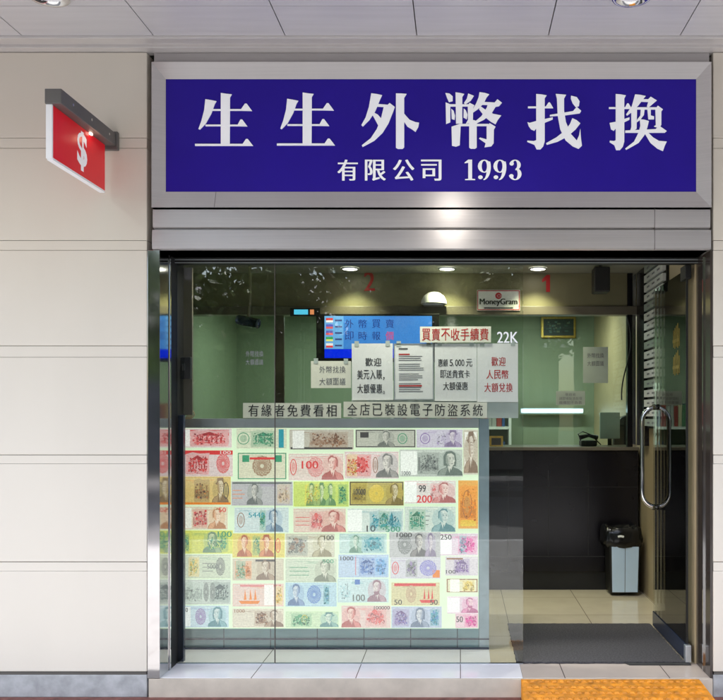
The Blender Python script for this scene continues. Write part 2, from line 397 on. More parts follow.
# characters: outlines traced in their own design grid, cut from 6 mm acrylic
def glyph(polys,sx,ox,oy):
    m=MB()
    for i,p in enumerate(polys):
        pts=[(X(ox+a/sx,BY),Z(oy+b/sx,BY)) for a,b in p]
        m.poly(pts,BY-.006-.0003*i,.006)
    return m
def rc(a,b,c,d): return [(a,b),(c,b),(c,d),(a,d)]
sheng=[[(93,66),(118,70),(143,75),(135,88),(120,130),(95,175),(68,203),(62,200),(75,165),(88,115)],
 [(163,38),(190,42),(212,44),(204,58),(203,272),(163,272)],
 rc(122,111,262,118),[(250,118),(272,86),(280,86),(304,119)],
 rc(94,181,245,188),[(236,188),(252,158),(260,158),(283,189)],
 rc(47,268,262,277),[(256,277),(277,246),(285,246),(309,277)]]
wai=[[(112,37),(135,40),(158,45),(150,62),(128,115),(104,150),(76,178),(70,172),(88,140),(102,95)],
 [(135,82),(182,86),(190,78),(212,95),(205,115),(185,165),(160,205),(125,238),(75,265),(72,258),(110,228),(135,190),(152,150),(165,95),(135,93)],
 [(122,118),(140,128),(155,145),(160,168),(145,180),(130,152),(118,130)],
 [(217,38),(238,38),(262,40),(252,56),(252,266),(245,273),(225,273),(217,268)],
 [(250,122),(275,150),(300,160),(315,162),(312,180),(300,201),(285,190),(265,178),(250,155)]]
bi=[[(427,36),(444,38),(458,50),(458,70),(442,74),(434,56)],[(524,38),(548,48),(535,68),(512,84),(506,78),(518,60)],
 [(470,33),(490,36),(507,40),(499,52),(499,166),(472,166)],
 [(428,76),(448,84),(448,160),(430,167)],rc(440,84,530,93),
 [(522,90),(530,78),(550,88),(545,100),(544,150),(534,164),(514,166),(523,150)],
 [(452,103),(462,112),(468,132),(466,150),(454,146)],[(505,102),(514,110),(521,128),(518,148),(504,140)],
 [(572,33),(594,36),(613,42),(602,55),(590,80),(565,105),(543,120),(538,115),(558,80),(568,55)],
 [(583,74),(636,77),(648,63),(667,78),(655,92),(640,95),(622,125),(590,150),(553,168),(548,162),(580,135),(603,98),(606,87),(583,86)],
 [(575,92),(600,110),(630,125),(664,132),(650,150),(640,169),(620,158),(595,138),(570,105)],
 [(453,180),(488,168),(492,178),(488,258),(472,264),(455,260)],rc(486,168,610,177),
 [(528,152),(548,152),(564,158),(560,168),(560,268),(553,273),(535,273),(528,268)],
 [(602,180),(615,165),(640,180),(633,192),(632,250),(622,263),(593,267),(598,250),(570,230),(574,226),(602,234)]]
zhao=[[(90,40),(112,42),(134,46),(126,58),(126,242),(120,262),(108,275),(92,275),(82,255),(52,243),(52,238),(80,240),(90,236)],
 rc(55,93,145,100),[(126,100),(142,76),(148,76),(162,100)],
 [(53,160),(62,163),(90,155),(160,139),(160,148),(126,162),(95,180),(82,196),(68,190),(58,176)],
 [(148,129),(205,120),(246,113),(262,95),(281,112),(275,122),(210,131),(148,135)],
 [(173,40),(195,42),(217,44),(208,60),(208,110),(216,160),(237,210),(262,238),(272,215),(277,188),(280,230),(284,260),(270,273),(245,262),(215,237),(192,190),(181,130),(178,60)],
 [(243,143),(262,152),(277,165),(258,190),(222,221),(180,243),(135,256),(132,249),(175,225),(213,195),(233,168)],
 [(238,48),(262,54),(274,72),(271,92),(258,96),(245,80),(237,60)]]
huan=[[(428,40),(450,42),(471,46),(464,60),(464,242),(458,264),(446,278),(430,278),(422,257),(402,244),(403,238),(420,240),(428,236)],
 rc(399,96,480,103),[(464,103),(476,80),(482,80),(496,103)],
 [(402,163),(430,158),(486,139),(486,149),(440,172),(420,196),(408,190)],
 [(510,42),(532,44),(555,49),(546,60),(525,88),(495,118),(476,132),(472,126),(496,92)],
 [(530,62),(565,63),(576,52),(602,68),(590,78),(568,97),(560,93),(566,74),(528,72)],
 [(494,98),(506,94),(518,100),(516,188),(504,196),(488,200),(494,180)],rc(512,97,604,106),
 [(596,104),(606,90),(628,106),(621,115),(621,172),(612,186),(590,178),(598,172)],
 [(534,104),(550,106),(547,130),(532,150),(518,160),(518,150),(532,132)],
 [(562,104),(576,104),(576,132),(590,136),(590,148),(566,148)],
 [(468,196),(596,190),(612,176),(644,198),(636,205),(468,205)],
 [(530,148),(548,150),(568,156),(561,185),(550,215),(525,248),(472,278),(468,272),(505,243),(524,205),(532,175)],
 [(556,196),(585,225),(610,240),(644,243),(635,262),(628,283),(605,273),(575,248),(552,210)]]
for polys,sc,ox,oy in ((sheng,4.519,185,85),(sheng,4.519,185+369.5/4.519,84.6),(wai,4.253,345,85),(bi,4.253,345,85),(zhao,4.253,515,85),(huan,4.253,515,85)):
    glyph(polys,sc,ox,oy).build('character',M['letter'],sg,bevel=0)
m=MB(); 
for ch,a,b in (('有',337.5,358),('限',365,386),('公',393,414.5),('司',421,441.5)):
    put_text(m,ch,X(a,BY),X(b,BY),Z(181,BY),Z(160,BY),BY-.006,.03)
# serif figures
def fig(m,kind,px,py,w,h):
    S=lambda pts,i=0: m.poly([(X(px+a*w,BY),Z(py+b*h,BY)) for a,b in pts],BY-.006-.0003*i)
    def arcband(cx,cy,ro,rzo,ri,rzi,a0,a1,i=0,n=16,sh=0):
        vs=[];fs=[]
        for k in range(n+1):
            a=R(a0+(a1-a0)*k/n)
            for (rx,rz,s_) in ((ro,rzo,0),(ri,rzi,sh)):
                u=cx+s_+rx*math.cos(a); v=cy-rz*math.sin(a)
                vs.append((X(px+u*w,BY),BY-.006-.0003*i,Z(py+v*h,BY)))
        for k in range(n): fs.append((2*k,2*k+2,2*k+3,2*k+1))
        m.add(vs,fs)
    if kind=='1':
        S([(.36,0),(.66,0),(.66,.93),(.9,.95),(.9,1),(.12,1),(.12,.95),(.36,.93),(.36,.16),(.08,.18),(.08,.14)])
    if kind=='9':
        arcband(.5,.32,.5,.32,.20,.27,0,360)
        arcband(.42,.36,.58,.64,.28,.59,-88,25,1)
        m.ell(X(px+.2*w,BY),Z(py+.86*h,BY),w*.17*D/F,h*.09*D/F,BY-.0066)
    if kind=='3':
        arcband(.46,.26,.44,.26,.16,.21,-85,150); arcband(.46,.70,.50,.30,.20,.25,-165,80,1)
        m.ell(X(px+.2*w,BY),Z(py+.2*h,BY),w*.16*D/F,h*.09*D/F,BY-.0066); m.ell(X(px+.18*w,BY),Z(py+.80*h,BY),w*.16*D/F,h*.09*D/F,BY-.0069)
for k,px in (('1',463.5),('9',477.8),('9',493.3),('3',509)): fig(m,k,px,160,13,20.5)
m.build('lettering',M['letter'],sg)

# ---- header (shutter box) bands
hd=thing('shutter_box','two brushed steel bands under the blue signboard, above the glass','shutter box',((ox0+ox1)/2,-.15,Z(250,WY)))
zA,zB,zC=Z(209,WY),Z(229,WY),Z(250,WY)
def band(z0,z1,nm,off):
    m=MB(); n=6; x0,x1=ox0+off,ox1-off
    prof=[(WY+.012,z1),(WY-.010,z1-.006)]+[(WY-.010-.003*math.sin(math.pi*k/n),z1-.006-(z1-z0-.012)*k/n) for k in range(1,n)]+[(WY-.010,z0+.006),(WY+.012,z0)]
    for i in range(len(prof)-1):
        (a,b),(c,d)=prof[i],prof[i+1]; m.add([(x0,a,b),(x0,c,d),(x1,c,d),(x1,a,b)],[(0,1,2,3)])
    m.add([(x0,a,b) for a,b in prof],[tuple(range(len(prof)))]); m.add([(x1,a,b) for a,b in prof],[tuple(reversed(range(len(prof))))])
    return m.build(nm,M['steel'],hd,smooth=False)
band(zB+.002,zA,'upper_band',.004); band(zC,zB-.002,'lower_band',.0)
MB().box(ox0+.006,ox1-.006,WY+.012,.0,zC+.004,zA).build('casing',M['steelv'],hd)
sm=MB()
for px in (654,): sm.box(X(px,WY),X(px,WY)+.0025,WY-.0145,WY+.005,zC+.002,zA-.002)
sm.build('joint',M['seam'],hd)
# glazing channel under header
ht=zC
tr=thing('glazing_channel','dark metal head channel holding the top edge of the glass','channel',(0,0,ht-.06))
m=MB(); m.box(xl+.01,xr-.005,-.03,.03,ht-.030,ht+.03); m.build('channel',M['blackm'],tr)
m=MB(); m.box(xl+.02,xr-.01,-.036,-.031,ht-.012,ht-.006); m.box(xl+.02,xr-.01,-.036,-.031,ht-.029,ht-.025); m.build('trim',M['alu'],tr)

# ---- jambs
def jamb(a,b,name,lab,inx):
    t=thing('steel_jamb',lab,'jamb',((a+b)/2,-.14,0),'steel jambs of the shop opening')
    MB().box(a,b,WY-.004,-.135,0,ht-.001).build('jamb_face',M['mirror'],t,bevel=.002)
    MB().box(X(168.3,-.12),X(171,-.12),-.13,-.118,.0,ht-.001).build('edge_strip',M['chrome'],t)
    MB().box(a,b,-.134,.12,0,ht-.001).build('backing',M['blackm'],t)
    return t
jamb(xl-.008,X(160,WY),'l','polished steel jamb at the left end of the glazing, mirroring trees',X(160,WY)+.004)
# right jamb: dark return
t=thing('steel_jamb','dark steel jamb behind the door hinge at the right edge of the opening','jamb',(xr,-.14,0),'steel jambs of the shop opening')
MB().box(xr-.012,xr+.002,WY+.004,.0,0,ht-.001).build('jamb_face',M['dkjamb'],t)
MB().box(xr-.020,xr-.012,-.16,-.150,0,ht-.001).build('edge_strip',M['chrome'],t)
MB().box(xr-.022,xr+.10,.004,.60,0,ht+.3).build('lining',M['beige'],t)

# ================================================================= GLASS
gtop=ht-.028
x275=X(275,0)
for a,b,lab in ((X(168,0),x275-.002,'narrow fixed glass pane left of the butt joint, in front of the banknote display'),
                (x275+.002,xg,'wide fixed glass pane in front of the banknote display, ending at the doorway')):
    t=thing('fixed_window',lab,'window',((a+b)/2,0,0),'fixed glass panes of the shopfront')
    MB().box(a,b,-.006,.006,.004,gtop).build('pane',M['glass'],t)
    MB().box(a,b,-.010,.010,-.0004,.0038).build('bottom_channel',M['alu'],t)
m=MB().box(x275-.002,x275+.002,-.0065,.0065,.006,gtop); tag(m.build('glass_joint',M['seam']),'thin dark silicone joint between the two fixed glass panes','joint')

# door, standing open inwards
DX=X(688,0)
dr=thing('glass_door','frameless glass door standing open inwards with a long chrome pull handle','door',(DX,0,0))
dl=.87
m=MB().box(DX-.006,DX+.006,.03,dl,.115,gtop-.03); m.build('pane',M['glass'],dr)
m=MB().box(DX-.006,DX+.006,.018,.029,.115,gtop-.03); m.build('edge',M['blackm'],dr)
m=MB().box(DX-.012,DX+.012,.02,dl,.012,.114); m.build('bottom_rail',M['navy'],dr,bevel=.003)
m=MB().box(DX-.018,DX+.018,-.012,.03,.008,.112); m.build('pivot_hinge',M['alu'],dr,bevel=.003)
m=MB().box(DX-.018,DX+.018,-.01,.11,gtop-.09,gtop-.005); m.build('top_hinge',M['blackm'],dr,bevel=.004)
hy=.80; pts=[]; hz0,hz1=Z(507,hy),Z(407,hy); hw=.10
for k in range(13):
    a=math.pi*k/12; pts.append((DX+hw*math.cos(a),hy,hz1-.10+hw*math.sin(a)))
for k in range(13):
    a=math.pi+math.pi*k/12; pts.append((DX+hw*math.cos(a),hy,hz0+.10+hw*math.sin(a)))
full=[]
for i in range(len(pts)):
    p=pts[i]; q=pts[(i+1)%len(pts)]; full.append(p)
    if abs(p[2]-q[2])>.2:
        for s in (.1,.3,.5,.7,.9): full.append(tuple(p[j]+(q[j]-p[j])*s for j in range(3)))
m=MB().tube(full,.0165,12,close=True); m.build('handle',M['chrome'],dr,smooth=True)
m=MB()
for z in (hz1-.0,hz0+.0):
    m.tube([(DX-.03,hy,z),(DX+.03,hy,z)],.021,12)
m.build('handle_mount',M['chrome'],dr,smooth=True)
m=MB()
for r_,z0 in enumerate((1.94,1.77)):
    for i in range(5):
        yy=.17+.034*i; m.box(DX-.0085,DX-.0065,yy,yy+.010,z0-.01*(i%2),z0+.11+.012*((i*3)%4)); m.box(DX-.0085,DX-.0065,yy+.012,yy+.022,z0+.03,z0+.05)
m.build('sticker',M['gold'],dr)

# ================================================================= BANKNOTE DISPLAY
LY=.3
lx0,lx1=X(183,LY),X(489,LY); lz0,lz1=.006,Z(418.5,LY)
lb=thing('banknote_lightbox','backlit display cabinet printed with rows of world banknotes behind the fixed glass','display',((lx0+lx1)/2,LY+.15,0))
pz0,pz1=Z(628.5,LY),Z(428,LY); px1=X(478.5,LY)
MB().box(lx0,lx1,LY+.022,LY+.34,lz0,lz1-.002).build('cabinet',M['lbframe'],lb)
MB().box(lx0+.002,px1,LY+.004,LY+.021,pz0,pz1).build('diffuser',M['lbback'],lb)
MB().box(lx0,px1+.001,LY-.004,LY+.021,pz1+.001,lz1).build('top_rail',M['alu'],lb,bevel=.002)
MB().box(lx0,px1+.001,LY,LY+.021,lz0,pz0-.001).build('bottom_rail',M['lbsill'],lb)
MB().box(lx0,lx1,LY-.006,LY-.001,Z(639.5,LY),Z(638,LY)).build('bead',M['navy'],lb)
MB().box(px1+.003,lx1,LY-.004,LY+.021,lz0,lz1).build('side_rail',M['lbframe'],lb,bevel=.002)
MB().box(lx0,lx1,LY-.012,LY-.0065,.002,.016).build('foot',M['navy'],lb)

NY=LY+.0025
def note(x0,y0,x1,y1,bg,ac,feats,ac2=None,label=None):
    """one printed banknote; feats: list of (kind,u,w[,..]) in note fractions"""
    m=MB(); ax,bx_=X(x0-.7,LY),X(x1+.7 if x1<478 else x1,LY); az,bz=Z(y1+.6 if y1<628 else y1,LY),Z(y0-.6,LY); W=bx_-ax; H=bz-az
    ac2=ac2 or ac
    U=lambda u: ax+u*W
    V=lambda v: az+v*H
    mix=lambda a,b,t: tuple(a[i]*(1-t)+b[i]*t for i in range(3))
    lay=[0]
    def y(): lay[0]+=1; return NY-.00012*lay[0]
    m.ink=bg; m.rect(ax,bx_,az,bz,NY)
    rnd=random.Random(int(x0*7+y0*13))
    full=(rnd.random()<.55)
    # fine wavy security tint
    def wave(u0,u1,v,amp,ph,wd,yy,n=16,fr=2.5):
        vs=[];fs=[]
        for q in range(n+1):
            t_=q/n; z=V(v)+amp*math.sin(ph+t_*6.28*fr*(u1-u0)*2)
            xx=U(u0+(u1-u0)*t_); vs+=[(xx,yy,z),(xx,yy,z+wd)]
        for q in range(n): fs.append((2*q,2*q+2,2*q+3,2*q+1))
        m.add(vs,fs)
    yy=y(); nl=max(6,int(H/.0075))
    for i in range(nl):
        v=.07+.84*i/nl; m.ink=mix(bg,ac if i%3 else ac2,.20+.22*rnd.random()); wave(.03,.97,v,.0022,i*.5,.0022,yy)
    m.ink=mix(bg,ac,.55); yy=y(); m.frame(U(.012),U(.988),V(.035),V(.965),.0018,yy)
    for i in range(3):
        m.ink=mix(bg,ac,.5+.3*rnd.random()); a_=.05+.5*rnd.random(); m.rect(U(a_),U(min(.95,a_+.18+.2*rnd.random())),V(.88-.04*i),V(.88-.04*i)+.0022,y())
    for f in feats:
        kd=f[0]; u,w=f[1],f[2]; yy=y()
        c=f[3] if len(f)>3 and isinstance(f[3],tuple) else ac
        if kd=='blank': m.ink=mix(bg,(.9,.9,.86),.6); m.rect(U(u),U(u+w),V(.06),V(.94),yy)
        if kd=='blk':                                        # coloured vignette with tonal fragments
            m.ink=mix(bg,c,.35); m.poly([(U(u+w*a_),V(b_)) for a_,b_ in ((0,.15),(.06,.08),(.5,.1),(.95,.07),(1,.3),(.97,.7),(1,.9),(.6,.88),(.3,.93),(.02,.86),(.04,.5))],yy); y2=y()
            st2=rnd.randrange(4); dk2=mix(c,(.03,.03,.04),.5); UU=lambda a_: U(u+w*a_)
            if st2==0:                                  # colonnaded hall
                m.ink=mix(bg,c,.8); m.rect(UU(.12),UU(.88),V(.22),V(.30),y2-.00001); m.ink=dk2
                y2-=.00002; m.poly([(UU(.15),V(.62)),(UU(.85),V(.62)),(UU(.5),V(.82))],y2)
                for q in range(6): m.rect(UU(.19+.115*q),UU(.24+.115*q),V(.30),V(.60),y2-.00001)
            if st2==1:                                  # hills and a tower
                m.ink=mix(bg,c,.7); y2-=.00002; m.poly([(UU(.03),V(.25)),(UU(.97),V(.25)),(UU(.9),V(.48)),(UU(.7),V(.40)),(UU(.52),V(.62)),(UU(.36),V(.46)),(UU(.2),V(.58)),(UU(.05),V(.38))],y2)
                m.ink=dk2; m.poly([(UU(.62),V(.3)),(UU(.74),V(.3)),(UU(.72),V(.70)),(UU(.68),V(.86)),(UU(.64),V(.70))],y2-.00001)
            if st2==2:                                  # flower spray
                for q in range(7):
                    a_=q*.9; y2-=.00001; m.ink=mix(bg,c if q%2 else ac2,.85); m.ell(UU(.5+.24*math.cos(a_)),V(.5+.2*math.sin(a_)),W*w*.13,H*.13,y2,9)
                m.ink=dk2; y2-=.00001; m.ell(UU(.5),V(.5),W*w*.08,H*.09,y2,9)
            if st2==3:                                  # skyline
                m.ink=mix(dk2,bg,.25); y2-=.00001
                for q in range(9): m.rect(UU(.05+.1*q),UU(.05+.1*q+.085),V(.22),V(.40+.42*rnd.random()),y2)
            nfr=int(30+W*w/.0022)
            for i in range(nfr):
                q=rnd.random(); m.ink=mix(c,(.02,.02,.03) if q<.38 else (bg if q<.72 else ac2),.15+.65*rnd.random())
                uu=u+.02+(w-.04)*(.08+.84*rnd.random()); vv=.14+.70*rnd.betavariate(1.6,2.2); a=rnd.random()*3; sz_=.0028+.0065*rnd.random()
                y2-=.000006; el_=.25+.7*rnd.random(); th_=rnd.random()*3.1; ct_,st_=math.cos(th_),math.sin(th_)
                m.poly([(U(uu)+sz_*(math.cos(t_)*ct_-el_*math.sin(t_)*st_),V(vv)+sz_*(math.cos(t_)*st_+el_*math.sin(t_)*ct_)) for t_ in (0,1,1.9,3.1,4.2,5.3)],y2)
            m.ink=mix(bg,c,.9); y2-=.00003
            for i in range(int(H*.8/.008)): wave(u+.01,u+w-.01,.1+.8*i*.008/(H*.8),.0012,i,.0011,y2,8)
        if kd=='band': m.ink=c; m.rect(U(u),U(u+w),V(f[4]),V(f[5]),yy)
        if kd=='ros':
            cx,cz=U(u+w/2),V(.5); ra_,rz_=W*w/2,H*.38; y2=yy
            m.ink=mix(bg,c,.35); m.ell(cx,cz,ra_*.95,rz_*.95,y2,24)
            for k_ in range(14):
                y2-=.00002; a_=math.pi*k_/14; vs=[];fs=[]
                m.ink=mix(bg,c,.95 if k_%2 else .6)
                for q in range(21):
                    t_=2*math.pi*q/20; ex,ez=math.cos(t_),.38*math.sin(t_)
                    for sc_ in (1,.90): vs.append((cx+ra_*sc_*(ex*math.cos(a_)-ez*math.sin(a_)),y2,cz+rz_*sc_*(ex*math.sin(a_)+ez*math.cos(a_))))
                for q in range(20): fs.append((2*q,2*q+2,2*q+3,2*q+1))
                m.add(vs,fs)
            y2-=.00003; m.ink=mix(bg,c,.8); m.ell(cx,cz,ra_*.34,rz_*.34,y2,16); m.ink=mix(bg,c,.2); m.ell(cx,cz,ra_*.2,rz_*.2,y2-.00002,12)
        if kd=='seal': m.ink=c; m.ring(U(u+w/2),V(.5),W*w/2,H*.3,.005,yy); m.ink=mix(bg,c,.5); m.ell(U(u+w/2),V(.5),W*w/3.4,H*.18,yy-.00003)
        if kd=='port':
            cx=U(u+w/2); rw=W*w/2*1.12; ym=[yy]; dr_=rnd.choice((-1,1)); st_=rnd.choice((0,0,1,3,4,4,2)) if rnd.random()<.8 else 3
            def Y2(): ym[0]-=.00002; return ym[0]
            dk=mix(mix(c,(.03,.03,.03),.45),bg,.16); md=mix(mix(c,(.3,.25,.2),.2),bg,.30); lt=mix(mix(c,(.85,.80,.70),.6),bg,.35)
            P=lambda pts: m.poly([(cx+dr_*a_*rw,V(b_)) for a_,b_ in pts],Y2())
            m.ink=mix(bg,c,.30); m.ell(cx,V(.52),rw*.95,H*.44,Y2(),22)
            m.ink=mix(bg,c,.55)
            yq=Y2()
            for i in range(12): wave(u+w*.02,u+w*.98,.10+.065*i,.0008,i,.0013,yq,6)
            m.ink=dk; P([(-1,.04),(1,.04),(.95,.17),(.70,.27),(.35,.33),(.2,.40),(-.25,.40),(-.35,.33),(-.75,.26),(-.95,.16)])
            m.ink=md; P([(-.95,.05),(-.4,.05),(-.15,.36),(-.38,.31),(-.75,.24)])
            m.ink=lt; P([(-.20,.40),(-.02,.10),(.22,.40),(.2,.48),(-.22,.48)])
            m.ink=dk; P([(.0,.30),(.06,.30),(.10,.05),(-.06,.05)])
            if st_==0: P([(-.42,.56),(-.46,.78),(-.30,.90),(.05,.95),(.34,.90),(.44,.76),(.36,.60)])
            if st_==1: P([(-.50,.40),(-.52,.75),(-.30,.92),(.1,.95),(.42,.86),(.50,.60),(.46,.38)])
            if st_==2: P([(-.62,.76),(-.40,.79),(-.36,.95),(.34,.96),(.40,.79),(.62,.76),(.4,.70),(-.4,.70)])
            if st_==3: P([(-.44,.52),(-.42,.80),(-.1,.92),(.28,.90),(.38,.78),(.2,.76)])
            if st_==4: P([(-.46,.50),(-.48,.74),(-.36,.86),(-.1,.88),(.0,.93),(.2,.92),(.42,.82),(.40,.66)])
            m.ink=lt; P([(-.32,.52),(-.34,.74),(-.18,.84),(.12,.86),(.32,.78),(.35,.64),(.40,.57),(.33,.54),(.32,.45),(.18,.38),(-.05,.38),(-.24,.45)])
            m.ink=md; P([(-.32,.52),(-.34,.74),(-.22,.80),(-.16,.62),(-.10,.48),(.02,.38),(-.12,.40),(-.24,.45)])
            m.ink=mix(md,lt,.5); P([(-.16,.62),(-.22,.80),(-.08,.80),(-.02,.60),(.04,.46),(-.06,.44)])
            m.ink=dk; P([(-.06,.665),(.07,.675),(.08,.645),(-.04,.64)]); P([(.18,.67),(.30,.66),(.30,.635),(.19,.64)]); P([(-.1,.71),(.09,.725),(.09,.705),(-.09,.695)]); P([(.17,.72),(.32,.705),(.31,.69),(.17,.70)])
            P([(.05,.49),(.26,.495),(.24,.475),(.08,.47)]); m.ink=md; P([(.14,.64),(.2,.55),(.12,.545)])
            if st_ in (0,3) and rnd.random()<.4: m.ink=dk; P([(-.2,.50),(.0,.46),(.3,.46),(.33,.42),(.16,.30),(-.1,.32),(-.24,.42)])
        if kd=='num':
            m.ink=c; z0,z1=(f[5],f[6]) if len(f)>6 else (.06,.30); put_text(m,f[4],U(u),U(u+w),V(z0),V(z1),yy,.03)
        if kd=='ship':
            m.ink=c; m.poly([(U(u),V(.25)),(U(u+w),V(.25)),(U(u+w*.9),V(.12)),(U(u+w*.12),V(.12))],yy)
            for q in (.25,.5,.72): m.poly([(U(u+w*q),V(.28)),(U(u+w*(q+.12)),V(.30)),(U(u+w*q+.02),V(.78))],yy-.00002)
        if kd=='frame': m.ink=c; m.frame(ax+.003,bx_-.003,az+.003,bz-.003,.006,yy)
        if kd=='txt':
            m.ink=c; 
            for r_ in range(3): m.rect(U(u),U(u+w*(1-.25*rnd.random())),V(.62-.16*r_),V(.62-.16*r_)+.0035,yy)
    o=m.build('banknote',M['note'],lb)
    if label: o['label']=label
    return o
RED=(.60,.05,.05);GRN=(.05,.28,.15);BRN=(.26,.13,.07);GRY=(.14,.16,.15);PUR=(.24,.15,.36);TEA=(.03,.28,.34);BLU=(.07,.17,.45);YEL=(.68,.50,.08);ORG=(.72,.22,.03);MAG=(.62,.05,.28);DK=(.06,.06,.06);PNK=(.62,.22,.22)
CR=(.66,.66,.50);PW=(.66,.60,.58);GC=(.55,.60,.50);WH=(.66,.68,.64);LIL=(.50,.46,.55);PB=(.48,.58,.68);PG=(.50,.62,.52)
note(185,429,231,447,PW,PNK,[('band',.08,.86,RED,.62,.92),('blk',.1,.85,RED),('blank',.02,.1)],label='pink and red note, top left of the display')
note(237,429,286,448,CR,GRN,[('seal',.02,.24,GRN),('blk',.28,.5,GRN),('band',.84,.1,TEA,.05,.95)])
note(290,430,353,449,(.52,.50,.42),BRN,[('blk',.3,.62,BRN),('band',.02,.96,DK,.02,.12),('blank',.05,.18)])
note(356,430,415,447,(.50,.50,.42),GRY,[('frame',0,1,DK),('port',.38,.26,GRY),('num',.08,.14,DK,'1',.55,.85),('seal',.70,.16,GRN)],label='grey dollar note with a central portrait')
note(417,430,462,447,(.60,.57,.62),PUR,[('seal',.08,.22,PUR),('blk',.42,.25,LIL),('port',.62,.34,PUR)])
note(464,430,478,474,(.58,.56,.46),BRN,[('blank',.1,.8),('port',.1,.85,BRN)])
note(185,451,232,476,PW,RED,[('band',0,1,RED,.84,1),('num',.74,.22,PW,'100',.86,.98),('blk',.02,.5,RED),('ros',.66,.28,RED)],label='red 100 note with red triangles')
note(238,453,286,479,CR,BRN,[('frame',0,1,GRN),('ros',.3,.4,BRN),('num',.10,.14,GRN,'1',.65,.9),('num',.76,.14,GRN,'1',.65,.9),('band',.25,.5,RED,.74,.82)])
note(289,454,343,480,(.66,.62,.55),RED,[('ros',.34,.3,PNK),('port',.62,.36,RED),('num',.24,.30,RED,'100',.44,.72),('seal',.03,.12,RED)],label='cream note with red 100 and red portrait')
note(345,452,398,478,PW,RED,[('blk',.02,.48,RED),('blk',.04,.2,YEL),('port',.60,.38,GRY),('seal',.52,.1,BRN)])
note(400,450,462,476,(.52,.56,.50),GRY,[('blank',.02,.26),('txt',.34,.28,RED),('blk',.28,.36,GRY),('port',.62,.36,(.08,.14,.12)),('num',.04,.14,GRY,'1000',.05,.2)],label='green-grey note with a portrait in a tall hat')
note(184,477,230,504,(.62,.50,.20),ORG,[('blk',.22,.34,BRN),('port',.62,.32,BRN),('band',.0,1,ORG,.0,.08),('seal',.84,.12,DK)])
note(232,482,292,505,(.48,.48,.46),PUR,[('port',.26,.24,GRY),('txt',.02,.2,ORG),('blk',.74,.22,(.6,.45,.3)),('band',.02,.96,GRY,.9,.97)])
note(294,482,348,506,(.58,.66,.16),GRN,[('blk',.2,.3,YEL),('port',.24,.18,GRN),('port',.42,.18,GRN),('port',.58,.18,GRN),('blk',.8,.18,GRN)],label='yellow-green note with a row of heads')
note(350,482,403,505,(.50,.42,.12),(.22,.16,.03),[('frame',0,1,DK),('ros',.36,.28,YEL),('blk',.04,.28,(.3,.22,.05)),('port',.68,.3,(.22,.14,.03)),('num',.08,.22,DK,'10000',.45,.7)],label='gold note with a round centre and portrait')
note(405,481,455,503,WH,RED,[('blank',.0,.24),('blk',.5,.25,PNK),('port',.56,.42,RED),('num',.24,.30,RED,'200',.04,.36),('num',.28,.14,DK,'99',.5,.8)],label='white note with red 200')
note(459,481,478,528,(.70,.38,.10),ORG,[('blk',.06,.88,ORG),('band',.1,.8,YEL,.05,.18),('seal',.2,.5,BRN)])
note(183,507,227,529,CR,RED,[('blk',.22,.34,RED),('port',.58,.36,ORG),('blank',.02,.18),('num',.8,.16,RED,'50',.75,.95)])
note(235,508,288,532,(.60,.66,.64),TEA,[('seal',.05,.14,BRN),('port',.56,.32,(.06,.22,.40)),('num',.26,.3,TEA,'5440',.6,.8),('blk',.46,.12,GRN)],label='pale teal note with a blue portrait')
note(294,509,345,532,(.66,.60,.50),RED,[('txt',.04,.4,RED),('blk',.3,.3,PNK),('port',.56,.42,RED)])
note(348,509,403,532,(.64,.68,.62),TEA,[('blank',.0,.26),('blk',.38,.6,TEA),('blk',.55,.2,GRN),('num',.68,.26,GRN,'500',.03,.26),('num',.34,.16,DK,'10',.04,.3)],label='teal and blue note with green 500')
note(405,507,455,532,(.62,.66,.58),TEA,[('txt',.2,.3,DK),('blk',.08,.34,GRN),('port',.55,.42,TEA)])
note(183,531,232,553,(.66,.66,.12),GRN,[('blk',.42,.5,GRN),('port',.42,.34,(.1,.3,.28)),('num',.70,.28,GRN,'100',.72,.96),('blk',.0,.14,GRN)],label='yellow and green 100 note')
note(233,534,284,557,(.64,.56,.16),YEL,[('port',.10,.26,RED),('blk',.38,.16,GRN),('port',.52,.26,RED),('seal',.82,.1,RED)],label='yellow note with two red portraits')
note(286,534,334,557,(.60,.60,.48),BRN,[('blk',.02,.44,GRY),('port',.56,.36,(.34,.28,.12)),('num',.78,.2,DK,'100',.72,.92)])
note(340,534,386,553,(.52,.64,.60),TEA,[('port',.22,.26,GRN),('blk',.46,.5,TEA)])
note(390,532,440,557,(.50,.50,.50),GRY,[('ros',.16,.28,GRY),('port',.42,.32,DK),('port',.70,.2,(.3,.22,.4)),('num',.14,.3,DK,'1000',.78,.95)],label='grey 1000 note with a dark portrait')
note(441,534,478,555,(.66,.62,.66),MAG,[('blank',.0,.3),('blk',.46,.52,MAG),('blk',.5,.2,TEA),('num',.0,.3,DK,'250',.72,.95)],label='white and magenta 250 note')
note(184,555,230,578,(.60,.64,.50),GRN,[('ros',.68,.2,GRY),('blk',.1,.24,YEL),('txt',.4,.3,GRY),('num',.5,.24,GRY,'5000',.4,.6)])
note(233,559,283,580,(.60,.56,.44),BRN,[('blk',.04,.34,ORG),('blk',.06,.2,GRN),('port',.48,.34,BRN),('band',.45,.38,DK,.86,.95)])
note(286,559,336,582,(.58,.62,.50),GRN,[('txt',.08,.4,GRN),('port',.58,.38,(.20,.24,.16)),('num',.72,.22,GRN,'500',.8,.96)])
note(339,555,388,577,PB,BLU,[('num',.04,.26,DK,'1000',.74,.92),('blk',.4,.34,BLU),('blk',.72,.26,(.12,.35,.62)),('band',.34,.01,RED,.1,.9)],label='pale blue 1000 note')
